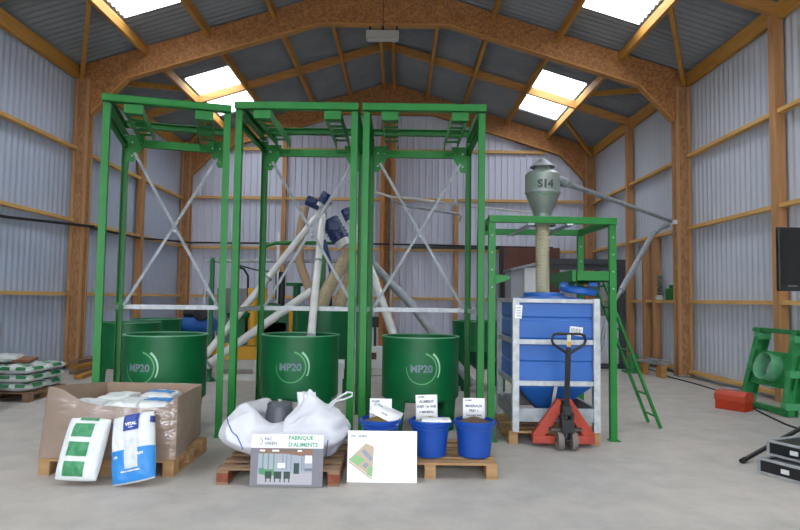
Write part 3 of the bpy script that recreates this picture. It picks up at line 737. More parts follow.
for a in (.08, .18, .28): flat(m_, px(a), px(a+.02), pz(.25), pz(.9), -.003)
flat(m_, px(.02), px(.12), pz(.28), pz(.45), -.003); flat(m_, px(.12), px(.28), pz(.24), pz(.42), -.0032)
m_.cur = 7
for a in (.45, .52, .60, .80, .84): flat(m_, px(a), px(a+.012), pz(.4), pz(.85), -.003)
flat(m_, px(.86), px(1), pz(.38), pz(.46), -.003)
m_.cur = 6; flat(m_, px(.36), px(.5), pz(.46), pz(.60), -.0034); flat(m_, px(.86), px(.99), pz(.6), pz(.82), -.0034)
m_.cur = 5
for a, c in ((.14, .26), (.30, .44), (.48, .60)):
    flat(m_, px(a), px(c), pz(.16), pz(.36), -.0036); flat(m_, px(a+.01), px(a+.03), pz(.06), pz(.18), -.0036); flat(m_, px(c-.03), px(c-.01), pz(.06), pz(.18), -.0036)
flat(m_, px(.66), px(.76), pz(.30), pz(.60), -.0036)
m_.build('printed_photo', mats, t, xf=xf, recalc=False)

pa, pb = FL(347, 482), FL(416.5, 482); W = pb.x-pa.x; base = Vector(((pa.x+pb.x)/2, pa.y-.02, .004)); H = .435; xf = lean_xf(base, .13, -.0)
t = thing('plan_board', 'glossy board with a faint site plan, glare painted on as white, leaning in front of the blue buckets', 'display board', base)
m_ = MB(); m_.box(-W/2, W/2, 0, .010, 0, H); m_.build('panel', GLAREW, t, xf=xf)
m_ = MB(); mats = [pmat('pale_tan', 'b9a88e'), pmat('pale_green', '86b57c'), pmat('pale_grey', '8d93a3'), pmat('tan', 'b8a88c'), pmat('lav', 'cdd3e6')]
m_.cur = 0; m_.add([(-W/2+.01, -.002, .19), (-W/2+.22, -.002, .04), (-W/2+.23, -.002, .30), (-W/2+.16, -.002, .33)], [(0, 1, 2, 3)])
m_.cur = 1; m_.add([(-W/2+.015, -.003, .19), (-W/2+.09, -.003, .14), (-W/2+.15, -.003, .19), (-W/2+.08, -.003, .235)], [(0, 1, 2, 3)])
m_.add([(-W/2+.17, -.003, .07), (-W/2+.21, -.003, .05), (-W/2+.225, -.003, .12), (-W/2+.19, -.003, .14)], [(0, 1, 2, 3)])
m_.cur = 2; m_.add([(-W/2+.12, -.004, .26), (-W/2+.15, -.004, .28), (-W/2+.225, -.004, .20), (-W/2+.20, -.004, .175)], [(0, 1, 2, 3)])
m_.add([(-W/2+.13, -.004, .14), (-W/2+.16, -.004, .17), (-W/2+.19, -.004, .15), (-W/2+.16, -.004, .115)], [(0, 1, 2, 3)])
m_.cur = 3; m_.add([(-W/2+.01, -.004, .17), (-W/2+.21, -.004, .025), (-W/2+.22, -.004, .035), (-W/2+.015, -.004, .182)], [(0, 1, 2, 3)])
m_.build('printed_plan', mats, t, xf=xf, recalc=False)
vs_, fs, tw, th = text('PAC GREEN', .026, .0006); m_ = MB(); m_.mesh(vs_, fs, lambda p: Vector((-W/2+.03+p.x, -.004, H-.055+p.y))); m_.build('logo_lettering', TXTD, t, xf=xf, recalc=False)
vs_, fs, tw, th = text('FABRIQUE', .018, .0003); m_ = MB(); m_.mesh(vs_, fs, lambda p: Vector((W/2-.13+p.x, -.004, H-.06+p.y))); m_.build('heading_lettering', mat('pale_lettering', 'b9c3b4', .6), t, xf=xf, recalc=False)

# ================================================================ WHITE BIG BAGS ON PALLET
pA = FL(216, 485); pA2 = FL(339, 487)
pallet('wooden_pallet', 'greyish wooden pallet with red end blocks under the heap of white bags', pA.x, pA.y, pA2.x-pA.x, 1.05, PALW2, PALR)
def bag_blob(name, c, rx, ry, rz, e=.75, folds=.05, seed=0, peak=None, flat_z=.146, n=150, shear=0):
    m_ = MB(); c = Vector(c)
    def sg(v, p): return math.copysign(abs(v)**p, v)
    def fn(a, b_):
        th = 2*PI*a; ph = PI*(b_-.5)
        d = Vector((sg(math.cos(ph), .7)*sg(math.cos(th), e), sg(math.cos(ph), .7)*sg(math.sin(th), e), sg(math.sin(ph), .8)))
        p = Vector((d.x*rx, d.y*ry, d.z*rz))
        q = Vector((p.x*2.0, p.y*2.6, p.z*4.2))+Vector((seed*7.3, seed*3.1, 0))
        q = q + Vector((.5*noise.noise(q*.8), .5*noise.noise(q*.8+Vector((9, 0, 0))), 0)); f = 1-abs(noise.noise(q*1.3))*3.2; f2 = .5-abs(noise.noise(q*2.8+Vector((5, 1, 2))))*1.6
        k_ = folds*(.75*f+.35*f2) + folds*1.2*noise.noise(q*.55)
        p = p + d.normalized()*k_ if d.length else p
        if peak:
            dx = p.x-peak[0]; dy = p.y-peak[1]; rr = math.sqrt(dx*dx+dy*dy)
            if p.z > 0:
                p.z += peak[2]*math.exp(-(rr/peak[3])**1.3)*(p.z/rz)**1
        p.x += shear*max(0, (rz*.3-p.z)/rz)
        w_ = c+p
        if w_.z < flat_z: w_.z = flat_z
        return w_
    m_.grid(fn, n, n//2, True, True)
    return m_
t = thing('white_bulk_bag', 'large slumped white woven bag with blue piping, over the left half of the pallet', 'bag', (P(257, 440, 5.75).x, 5.75, .146), 0, 'empty white big bags')
c_ = P(257, 437, 5.72)
blob1 = bag_blob('bag', (c_.x+.03, 5.83, .29), .365, .36, .135, .8, .042, 1, (-.22, .0, .13, .20), .148, shear=.10); blob1.build('bag', BAGW, t, recalc=False)
from mathutils.bvhtree import BVHTree
def on_blob(blob, uvs, r, name, parent):
    tr = BVHTree.FromPolygons([tuple(p) for p in blob.v], blob.f); pts = []
    for u, v in uvs:
        h = tr.ray_cast(Vector((0, 0, EYE)), ray(u, v).normalized())
        if h[0] is not None: pts.append(h[0]-ray(u, v).normalized()*r*.5)
    if len(pts) > 2: q = MB(); q.tube(pts, r, 6); q.build(name, BLUEL, parent)
on_blob(blob1, [(227+i*1.0-(3 if 3 < i < 9 else 2 if i in (2, 3, 9) else 0), 414+i*2.2) for i in range(17)], .006, 'piping', t)
t = thing('white_bulk_bag', 'crumpled white woven bag with a gathered neck and loop, right half of the pallet', 'bag', (P(314, 440, 5.75).x, 5.75, .146), 0, 'empty white big bags')
c_ = P(313, 437, 5.72)
blob2 = bag_blob('bag', (c_.x, 5.85, .32), .29, .36, .20, .85, .045, 4, (-.05, .0, .15, .10), .148, shear=-.06); blob2.build('bag', BAGW, t, recalc=False)
on_blob(blob2, [(328-i*.25, 440+i*2) for i in range(14)], .005, 'piping', t)
pk = P(308, 402, 5.85); m_ = MB()
def neck(a, b_):
    r = (.10-.05*b_+.045*max(0, b_-.55)) * (1+.28*math.sin(7*2*PI*a)*(.5+.5*b_))
    return (pk.x-.02*b_+r*math.cos(2*PI*a)+.0, 5.85+r*math.sin(2*PI*a)*.7, pk.z-.13+.22*b_)
m_.grid(neck, 72, 10, True, True); m_.build('neck', BAGW, t, recalc=False, solid=.004)
m_ = MB(); lp = [P(u, v, 5.7) for u, v in ((325, 409), (332, 402), (340, 396), (348, 392), (352.5, 393), (352, 396), (345, 399), (336, 401), (329, 408))]
m_.tube(lp, .008, 8); m_.build('loop', BAGW, t)
m_ = MB(); c_ = P(256, 404, 6.28)
t = thing('plastic_liner', 'crumpled clear plastic liner behind the grey tub', 'plastic liner', (c_.x, 6.1, .3))
bag_blob('l', (c_.x, 6.28, c_.z-.13), .18, .12, .16, .8, .05, 9, None, .148, 48).build('liner', mat('grey_white_plastic', 'b9babd', .35, bump=.3, c2='a6a8ac', scale=5), t, recalc=False)
tb_ = P(279.5, 419, 6.0); t = thing('grey_tub', 'dark grey upturned plastic tub with a small knob, sitting among the white bags', 'tub', (tb_.x, 6.0, tb_.z))
z0 = P(279, 424, 6.0).z; z1 = P(279, 402, 6.0).z
m_ = MB(); m_.lathe([(.16, z0-.05), (.155, z0), (.118, z1-.03), (.122, z1-.025), (.118, z1-.015), (.105, z1+.0), (0, z1+.01)], (tb_.x, 6.0, 0), 40); m_.build('shell', GREYP, t)
m_ = MB(); m_.lathe([(.02, z1), (.018, z1+.025), (0, z1+.028)], (tb_.x, 6.0, 0), 12); m_.build('knob', LAMPM, t)

# ================================================================ CARDBOARD BOX ON PALLET
q0, q1, q2 = FL(43, 470), FL(181, 472), FL(198, 448)
ang = math.atan2(q1.y-q0.y, q1.x-q0.x)
BX0 = Vector((q0.x+.05, 5.52, 0)); 
t0 = pallet('wooden_pallet', 'wooden pallet under the big cardboard box', 0, 0, 1.2, .94); t0.location = (q1.x-1.21, 5.52, 0); t0.rotation_euler = (0, 0, .0)
bx0, bx1, by0, by1 = q1.x-1.21, q1.x-.0, 5.53, 6.50; zb = .148
t = thing('cardboard_box', 'big open cardboard box wrapped in clear film, with a sagging front edge', 'cardboard box', ((bx0+bx1)/2, 6.0, zb))
def topz(s):        # height of the front edge along the width
    pts = [(0, .78), (.12, .76), (.30, .65), (.45, .62), (.75, .60), (.9, .61), (1, .70)]
    for (a, za), (b2, zb2) in zip(pts, pts[1:]):
        if a <= s <= b2: return za+(zb2-za)*(s-a)/(b2-a)
    return .65
def outl(a, b_):   # box wall outline, a 0..1 around, b_ height 0..1
    per = a*4
    if per < 1: s = per; x_, y_ = bx0+(bx1-bx0)*s, by0; zt = topz(s); bul = -.05*math.sin(PI*s)*math.sin(PI*b_*.9)
    elif per < 2: s = per-1; x_, y_ = bx1, by0+(by1-by0)*s; zt = .70-.02*s; bul = 0; x_ += .03*math.sin(PI*s)*math.sin(PI*b_)-.10*s
    elif per < 3: s = per-2; x_, y_ = bx1-.10-(bx1-.10-bx0-.12)*s, by1; zt = .68+.01*s; bul = 0
    else: s = per-3; x_, y_ = bx0+.12*(1-s), by1-(by1-by0)*s; zt = .69+.09*s; bul = 0
    y_ += bul
    if per < 1 and s < .35: x_ += .06*b_*(1-s/.35)
    if per >= 3: x_ += .06*b_*s
    return Vector((x_, y_, zb+b_*(zt-zb)))
m_ = MB(); m_.grid(outl, 80, 8, False, True); m_.build('carton', CARD, t, solid=.008, recalc=False)
m_ = MB(); m_.box(bx0+.02, bx1-.12, by0+.03, by1-.03, zb, zb+.01); m_.build('carton_base', CARD, t)
m_ = MB(); cc = Vector(((bx0+bx1)/2, (by0+by1)/2, 0))
m_.grid(lambda a, b_: (lambda p: Vector((cc.x+(p.x-cc.x)*1.012, cc.y+(p.y-cc.y)*1.015, p.z)))(outl(a, .02+b_*.99)), 80, 8, True, True)
m_.build('stretch_film', FILM, t, recalc=False)
vs_, fs, tw, th = text('FRAGILE', .055, .001); m_ = MB()
m_.mesh(vs_, fs, lambda p: Vector((bx1+.012-.10*(.45+p.x/1.2)+.03, by0+.38+p.x, .32+p.y)))
# sacks inside the box
def sack_mesh(L_, W_, T_, n=28, seed=0, pinch=.25):
    m_ = MB()
    def prof(a, b_, top, grow=0):
        u = 2*a-1; v = 2*b_-1
        e = max(0, (1-abs(u)**3.2))*max(0, (1-abs(v)**3.5))
        h = T_/2*(e**(.5 if T_ > .13 else .28) if e > 0 else 0)
        px_ = u*L_/2*(1-.03*abs(v)**3); py_ = v*W_/2*(1-.04*abs(u)**4)
        px_ *= 1+grow; py_ *= 1+grow; h += grow*.35 if e > 0 else 0
        nz_ = .010*noise.noise(Vector((a*4+seed, b_*5, top*3.)))+.006*noise.noise(Vector((a*11, b_*9+seed, top)))
        return Vector((px_, py_, (h+nz_*min(1, e*3)) * (1 if top else -1)))
    m_.grid(lambda a, b_: prof(a, b_, 1), n, n, True); m_.grid(lambda a, b_: prof(1-a, b_, 0), n, n, True)
    return m_, prof
def sack(name, label, cat, xf, size, seed, prints, group=None, seedname=None):
    L_, W_, T_ = size
    t = thing(name, label, cat, xf.translation, 0, group)
    big = T_ == .15; m_, prof = sack_mesh(L_, W_, T_, 64 if big else 28, seed=seed)
    m_.build('sack', SACKW, t, xf=xf, recalc=False)
    for ip, (nm, mt_, rects) in enumerate(prints):                     # printed areas hug the top surface
        q = MB()
        for (a0, a1, b0, b1) in rects:
            q.grid(lambda a, b_: prof(a0+(a1-a0)*a, b0+(b1-b0)*b_, 1, .012+.006*ip)+Vector((0, 0, .0012*ip)), 40 if big else 8, 40 if big else 8, True)
        q.build(nm, mt_, t, xf=xf, recalc=False)
    return t, prof
for i, (dx, dy, dz, rz_) in enumerate(((.33, .27, .38, .06), (.70, .25, .40, -.03), (.96, .30, .39, .05), (.40, .70, .38, .0), (.82, .72, .40, .04))):
    xf = Matrix.Translation((bx0+dx-.03, by0+dy, zb+dz+.03)) @ Matrix.Rotation(rz_+PI/2, 4, 'Z') @ Matrix.Rotation(.05*(-1)**i, 4, 'X')
    sack('feed_sack', 'white and blue sack inside the cardboard box, %s' % ['at the front left', 'at the front middle', 'at the front right corner', 'at the back left', 'at the back right'][i], 'sack', xf, (.40, .33, .12), i, [('blue_print', SACKB, [(.3, .7, .15, .85)])] if i in (2, 4) else [], 'sacks in the cardboard box')
for i in range(2):
    xf = Matrix.Translation((bx0+.32+.5*i, by0+.48, zb+.125))
    sack('feed_sack', 'lower sack in the cardboard box, %s half' % ('left', 'right')[i], 'sack', xf, (.44, .72, .2), 20+i, [], 'sacks in the cardboard box')

# two sacks leaning on the front of the box
def leaning(base_u, base_v, top_u, top_v, Yb, Yt, Wd, T_, roll=0):
    a = P(base_u, base_v, Yb); e = P(top_u, top_v, Yt); ax_ = (e-a); L_ = ax_.length; ax_ = ax_.normalized()
    nrm = Vector((0, -1, 0)); side = nrm.cross(ax_).normalized()
    side = (side + Vector((0, -roll, 0))).normalized(); nrm = ax_.cross(side).normalized()
    if nrm.y > 0: nrm = -nrm
    mtx = Matrix.Identity(4)
    side = ax_.cross(nrm)                               # local x = up the sack, y = across, z = towards the viewer
    for i in range(3): mtx[i][0] = ax_[i]; mtx[i][1] = -side[i]*-1; mtx[i][2] = nrm[i]
    # keep right-handed
    y_ = nrm.cross(ax_)
    for i in range(3): mtx[i][1] = y_[i]
    mtx.translation = (a+e)/2 + nrm*0
    return mtx, L_
SGN = 1
xfA, LA = leaning(75, 481, 92, 418, 5.22, 5.44, .40, .15)
sack('feed_sack', 'white sack with a row of green leafy squares, leaning on the cardboard box', 'sack', xfA, (LA, .36, .15), 3,
     [('green_print', SACKG, [(.06, .28, .30, .78), (.36, .58, .30, .78), (.66, .88, .30, .78), (.93, .985, .25, .70)])], 'sacks leaning on the box')
xfB, LB = leaning(134, 483, 134, 414, 5.22, 5.44, .40, .15)
tB, prB = sack('feed_sack', 'white sack with a bright blue lower half and dark blue emblem, leaning on the box', 'sack', xfB, (LB, .37, .15), 8,
     [('blue_print', SACKB, [(.02, .47, .0, 1.0)]), ('emblem', DBLUE, [(.73, .975, .30, .66)]), ('label_patch', mat('pale_lilac_label', 'ccd0e6', .5), [(.20, .60, .32, .62)]),
      ('corner_mark', DBLUE, [(.80, .90, .0, .06), (.80, .90, .93, .99)])], 'sacks leaning on the box')
def on_sack(name, s, size, u0, v0, mt_, prof, xf, L_, W_, t, bold=.001):
    vs_, fs, tw, th = text(s, size, bold); q = MB()
    # local y runs right to left or left to right depending on handedness: y axis = nrm x axis
    q.mesh(vs_, fs, lambda p: prof(u0+p.y/L_, v0+SG*(p.x-tw/2)/W_, 1, .018)+Vector((0, 0, .004)))
    q.build(name, mt_, t, xf=xf, recalc=False)
yax = Vector((xfB[0][1], xfB[1][1], xfB[2][1])); SG = 1 if yax.x > 0 else -1
cv = .48
on_sack('lettering', 'VITAL', .036, .80, cv, PAPER, prB, xfB, LB, .37, tB, .002)
on_sack('lettering', 'concept', .012, .765, cv, PAPER, prB, xfB, LB, .37, tB)
on_sack('lettering', 'ce', .04, .36, .5-SG*.33, PAPER, prB, xfB, LB, .37, tB)
on_sack('lettering', 'on', .045, .36, .5+SG*.24, PAPER, prB, xfB, LB, .37, tB)
on_sack('lettering', 'aliment complémentaire', .016, .15, .5, PAPER, prB, xfB, LB, .37, tB)

# ================================================================ STACK OF FEED SACKS AT THE LEFT WALL
pl = FL(48, 397)
lx0 = -6.66; ly0 = 9.15
pallet('wooden_pallet', 'dark wooden pallet under the stack of green and white sacks by the left wall', lx0, ly0, 1.2, 1.0, PALW2)
pos = []
for lay in range(3):
    for ix in range(2):
        for iy in range(2):
            wh = ['bottom layer', 'middle layer', 'top layer'][lay]
            xf = Matrix.Translation((lx0+.30+.6*ix+random.uniform(-.01, .01), ly0+.25+.5*iy, .146+.066+.127*lay)) @ Matrix.Rotation(random.uniform(-.04, .04), 4, 'Z')
            side = 'front' if iy == 0 else 'back'; sd = 'on the wall side' if ix == 0 else 'on the open side'
            sack('feed_sack', 'green and white sack by the left wall, %s, %s %s' % (wh, side, sd), 'sack', xf, (.60, .495, .121), lay*7+ix*3+iy,
                 [('green_print', SACKG, [(.12, .32, .2, .5), (.42, .62, .45, .8), (.7, .88, .15, .45), (.25, .5, .0, .05), (.65, .9, .0, .05), (.93, 1., .2, .7), (.05, .12, .0, .04)])], 'green and white sacks stacked by the left wall')
xf = Matrix.Translation((lx0+.42, ly0+.55, .146+.07+.127*3)) @ Matrix.Rotation(.25, 4, 'Z')
sack('feed_sack', 'single green and white sack lying on top of the stack by the left wall', 'sack', xf, (.55, .42, .13), 77, [('green_print', SACKG, [(.3, .55, .2, .5), (.65, .9, .5, .8)])], 'green and white sacks stacked by the left wall')
m_ = MB(); m_.obox((lx0+.76, ly0+.6, .146+.127*3+.04), .26, .34, .05, .2, .08, .05)
tag(m_.build('cardboard_sheet', mat('rust_brown_card', '8a5f48', .8), bevel=.008), 'small folded brown cardboard piece on the sack stack', 'cardboard')
# caged tote at the left edge
t = thing('caged_tote', 'galvanised wire cage of a liquid tote cut off by the left edge', 'container', (-5.94, 7.8, 0))
cx0, cx1, cy0, cy1 = -6.52, -5.36, 7.25, 8.28
m_ = MB()
for z in (.15, .42, .70, .95, 1.20):
    m_.tube([(cx0, cy0, z), (cx1, cy0, z), (cx1, cy1, z), (cx0, cy1, z), (cx0, cy0, z)], .012, 6)
for i in range(8): 
    for yy in (cy0, cy1): m_.cyl((cx0+(cx1-cx0)*i/7, yy, .12), (cx0+(cx1-cx0)*i/7, yy, 1.20), .009, 6)
for i in range(6):
    for xx in (cx0, cx1): m_.cyl((xx, cy0+(cy1-cy0)*i/5, .12), (xx, cy0+(cy1-cy0)*i/5, 1.20), .009, 6)
m_.build('wire_cage', GALV, t)
m_ = MB(); m_.box(cx0+.04, cx1-.04, cy0+.04, cy1-.04, .12, 1.14); m_.build('bottle', GREYP, t, bevel=.04)
m_ = MB(); m_.box(cx0, cx1, cy0, cy1, .0, .11); m_.build('skid', GALVD, t, bevel=.01)
# planks by the left column
for i, (u0, v0, u1, v1, Y) in enumerate(((74, 366, 97, 360, 12.6), (73, 370, 98, 364, 12.4), (78, 378, 94, 374, 11.7), (74, 363, 95, 357, 12.8))):
    a = P(u0, v0, Y); e = P(u1, v1, Y+1.0); m_ = MB(); a.z = e.z = [.12, .04, .04, .20][i]
    m_.bar(a, e+Vector((0, .4, 0)), .16, .07); tag(m_.build('timber_plank', [WOODY, PALW2][i % 2], bevel=.004), 'timber plank lying by the left column, %s' % ['second from the top', 'at the bottom, longest', 'at the bottom, foremost', 'on top of the pile'][i], 'plank', 'planks by the left column')

# ================================================================ MILL AND AUGERS BEHIND
def auger(label, pts, r, mt_, group='inclined feed pipes'):
    t = thing('feed_auger', label, 'auger', pts[-1], 0, group)
    m_ = MB(); m_.tube(pts, r, 16); m_.build('pipe', mt_, t)
    for f in (.0, .5, .97):
        m_ = MB()
        i = 0; a, e = Vector(pts[0]), Vector(pts[-1]); c_ = a.lerp(e, f) if len(pts) == 2 else Vector(pts[0 if f == 0 else (len(pts)//2 if f == .5 else -1)])
        d_ = (e-a).normalized(); m_.cyl(c_-d_*.02, c_+d_*.02, r*1.25, 16); m_.build('collar', GALVD, t)
    return t
def motor(t, p_, q_, r, fins=6):
    p_, q_ = Vector(p_), Vector(q_); d_ = (q_-p_)
    m_ = MB(); m_.cyl(p_, q_, r, 20)
    for i in range(fins): c_ = p_+d_*((i+.5)/fins); m_.cyl(c_-d_*.02, c_+d_*.02, r*1.12, 20)
    m_.obox((p_+q_)/2+Vector((0, -r, r*.3)), r*1.2, r*.8, r*.9); m_.build('motor', NAVY, t, bevel=.004)
    m_ = MB(); m_.cyl(p_-d_*.3, p_, r*.8, 16); m_.build('gearbox', PIPEW, t)
a1 = auger('long pale auger pipe sloping from the blue motors down to the left', [P(328, 202, 10.6), P(268, 278, 10.3), P(205, 356, 9.9)], .058, PIPEW)
motor(a1, P(320, 206, 10.55), P(307, 200, 10.55), .085)
a2 = auger('shorter pale auger pipe sloping down to the left behind the frames', [P(313, 290, 9.9), P(206, 366, 9.6)], .065, PIPEW)
a3 = auger('near-vertical pale pipe dropping into the middle tank', [P(323, 215, 9.95), P(318, 262, 9.2), P(311, 338, 8.0)], .055, PIPEW)
motor(a3, P(321, 203, 9.95), P(327, 193, 9.95), .07)
a4 = auger('dark galvanised auger pipe sloping down to the right behind the right tank', [P(352, 243, 10.4), P(410, 303, 10.2), P(472, 384, 9.9)], .07, GALVD)
motor(a4, P(341, 240, 10.35), P(329, 220, 10.35), .15)
a5 = auger('pale pipe sloping down behind the right tank from behind the double posts', [P(352, 222, 10.0), P(374, 278, 9.6), P(396, 342, 9.25), P(402, 362, 9.2)], .062, PIPEW)
motor(a5, P(350, 220, 9.9), P(345, 209, 9.9), .075)
m_ = MB(); m_.cyl(P(352, 245, 10.3), P(358, 251, 10.3), .06, 12); m_.build('end_cap', YEL, a4)
def hose(label, pts, r, mt_):
    # resample smoothly with rings
    P_ = [Vector(p) for p in pts]; out = []
    for i in range(len(P_)-1):
        p0 = P_[max(i-1, 0)]; p1 = P_[i]; p2 = P_[i+1]; p3 = P_[min(i+2, len(P_)-1)]
        for k_ in range(12):
            s = k_/12; out.append(.5*((2*p1)+(-p0+p2)*s+(2*p0-5*p1+4*p2-p3)*s*s+(-p0+3*p1-3*p2+p3)*s**3))
    out.append(P_[-1]); rs_ = [r*(1+.05*(i % 2)) for i in range(len(out))]
    m_ = MB(); m_.tube(out, rs_, 14); return tag(m_.build('flexible_hose', mt_, recalc=False), label, 'hose')
hose('brown flexible hose hanging down behind the left blue motor', [P(305, 207, 10.9), P(300, 235, 10.9), P(300, 262, 10.9), P(306, 280, 10.8), P(313, 300, 10.7), P(314, 312, 10.65)], .075, BROWNH)
hose('beige flexible hose curving into the tall tub, left of two', [P(350, 252, 10.75), P(344, 262, 10.7), P(333, 280, 10.5), P(324, 298, 10.4), P(322, 314, 10.35)], .11, BEIGE)
hose('beige flexible hose curving into the tall tub, right of two', [P(356, 250, 11.1), P(353, 264, 11.0), P(348, 284, 10.9), P(340, 300, 10.8), P(338, 314, 10.75)], .11, BEIGE)
hose('dark blue flexible duct between the pale pipes', [P(324, 240, 11.15), P(328, 256, 11.15), P(331, 272, 11.15), P(330, 290, 11.15), P(330, 340, 11.2)], .04, NAVY)
# green stand holding the auger heads
t = thing('auger_stand', 'green tubular stand and column carrying the auger heads', 'steel stand', (P(322, 300, 11.3).x, 11.3, 0))
m_ = MB(); c_ = P(321, 300, 11.3); m_.box(c_.x-.07, c_.x+.07, 11.23, 11.37, 0, P(321, 240, 11.3).z); m_.box(c_.x-.2, c_.x+.2, 11.1, 11.5, 0, .02); m_.build('column', GREEN, t, bevel=.004)
m_ = MB(); m_.tube([(P(262, 300, 11.3).x, 11.3, 0)] + [P(u, v, 11.3) for u, v in ((262, 256), (263, 249), (268, 245), (276, 243), (322, 243), (352, 243))] + [(P(353, 300, 11.3).x, 11.3, 0)], .035, 10); m_.build('arch', GREEN, t)
# mill
t = thing('grain_mill', 'yellow and green mill machine seen between the left and middle frames', 'mill', (P(250, 350, 12.2).x, 12.2, 0))
a = P(214, 358, 12.2); e = P(300, 345, 12.2)
m_ = MB(); m_.box(a.x, P(262, 350, 12.2).x, 11.9, 12.7, P(230, 358, 12.2).z, P(230, 345, 12.2).z)
m_.build('base', YEL, t, bevel=.01)
m_ = MB()
for xx in (a.x+.05, P(257, 350, 12.2).x):
    for yy in (11.95, 12.6): m_.box(xx, xx+.1, yy, yy+.1, 0, P(230, 358, 12.2).z)
m_.box(a.x, P(300, 350, 12.2).x, 11.85, 12.75, 0, .12); m_.build('plinth', PIPEW, t)
m_ = MB(); p_ = P(270, 322, 12.2); m_.lathe([(0, -.2), (.38, -.2), (.38, .2), (0, .2)], (p_.x, 12.2, p_.z), 28, (0, 1, 0)); m_.box(p_.x-.35, p_.x+.35, 12.0, 12.5, P(270, 345, 12.2).z, p_.z); m_.build('housing', GREEN2, t)
m_ = MB(); p_ = P(240, 318, 12.0); m_.lathe([(0, 0), (.26, 0), (.30, .1), (0, .16)], (p_.x, 12.1, p_.z), 24); m_.box(p_.x-.1, p_.x+.1, 12.0, 12.2, P(240, 345, 12).z, p_.z); m_.build('wheel_guard', GREEN2, t)
for u_, v_ in ((253, 288), (294, 302)): m_ = MB(); m_.cyl(P(u_, 345, 12), P(u_, v_, 12), .10, 16); m_.build('yellow_post', YEL, t)
m_ = MB(); m_.cyl(P(263, 303, 12), P(263, 288, 12), .08, 16); m_.cyl(P(263, 296, 12.1), P(258, 296, 12.3), .04, 8); m_.build('yellow_motor', YEL, t)
m_ = MB(); m_.tube([P(u, v, 12.0) for u, v in ((238, 267), (244, 269), (248, 276), (248, 300), (247, 325), (252, 340), (258, 345))], .022, 8); m_.tube([P(u, v, 12.1) for u, v in ((238, 265), (256, 270), (276, 272), (276, 300))], .014, 8); m_.build('cable', RUB, t)
t = thing('sack_spout', 'small round green topped post behind the mill pipes', 'post', (P(295, 300, 11.55).x, 11.55, 0))
m_ = MB(); p_ = P(294.5, 284, 11.55); m_.lathe([(0, p_.z-.04), (.16, p_.z-.04), (.16, p_.z+.02), (0, p_.z+.02)], (p_.x, 11.55, 0), 24); m_.cyl((p_.x+.05, 11.55, 0), (p_.x+.05, 11.55, p_.z-.03), .07, 16); m_.build('pillar', GREEN2, t)
# dark slender column and pale post
m_ = MB(); p_ = P(281.5, 300, 12.8); m_.cyl((p_.x, 12.8, 0), (p_.x, 12.8, P(281, 272, 12.8).z), .07, 14); tag(m_.build('filter_column', BLACK), 'slim black upright cylinder beside the mill', 'cylinder')
m_ = MB(); p_ = P(277, 300, 12.95); m_.box(p_.x-.025, p_.x+.025, 12.93, 12.98, 0, P(277, 232, 12.95).z); tag(m_.build('metal_post', PIPEW), 'thin pale upright post next to the black cylinder', 'post')
# grey conveying pipe across
m_ = MB(); m_.tube([P(207, 261, 13), P(325, 261, 13), P(352, 262, 13)], .035, 10)
for u in (210, 350): pp = P(u, 262, 13); m_.cyl((pp.x, 13, 0), (pp.x, 13, pp.z), .02, 8)
tag(m_.build('horizontal_pipe', GALVD), 'level grey pipe on thin legs behind the frames', 'pipe')
# green post with foot
g = FL(209, 381); t = thing('green_post', 'slim green post with a foot and slanting arm behind the left frame', 'post', (g.x, g.y, 0))
m_ = MB(); zt = P(214, 258, g.y).z; m_.box(g.x-.035, g.x+.035, g.y-.035, g.y+.035, 0, zt); m_.lathe([(.12, 0), (.12, .02), (.05, .08)], (g.x, g.y, 0), 12); m_.build('upright', GREEN2, t)
m_ = MB(); m_.bar((g.x, g.y, zt-.05), (g.x-.14, g.y, zt-.8), .03, .03); m_.bar((g.x-.14, g.y, zt-.8), (g.x+.0, g.y, zt-1.1), .03, .03); m_.build('arm', GALV, t)
# wall panel behind mill
m_ = MB(); p0, p1 = P(217, 288, 19.9), P(262, 345, 19.9); m_.box(p0.x, p1.x, 19.95, 20.02, .02, p0.z); tag(m_.build('grey_board', GREYB), 'grey sheet board standing against the far wall behind the mill', 'board')
# compressor
t = thing('air_compressor', 'blue air compressor with a black motor beyond the left tanks', 'compressor', (P(198, 330, 13.7).x, 13.7, 0))
zc_ = P(200, 325, 13.7).z; xx = P(198, 325, 13.7).x
m_ = MB(); m_.lathe([(0, -.42), (.12, -.40), (.19, -.33), (.19, .33), (.12, .40), (0, .42)], (xx, 13.7, zc_), 24, (1, 0, 0)); m_.build('air_tank', BLUEP, t)
m_ = MB(); m_.cyl((xx-.30, 13.7, zc_+.26), (xx-.02, 13.7, zc_+.26), .11, 16); m_.obox((xx+.12, 13.7, zc_+.27), .2, .24, .2); m_.lathe([(.0, 0), (.15, 0), (.15, .05), (0, .06)], (xx+.12, 13.5, zc_+.25), 20, (0, -1, 0)); m_.build('motor', BLACK, t, bevel=.01)
m_ = MB()
for a in (-.3, .3): m_.box(xx+a-.03, xx+a+.03, 13.55, 13.85, 0, zc_-.1)
m_.build('feet', BLACK, t)
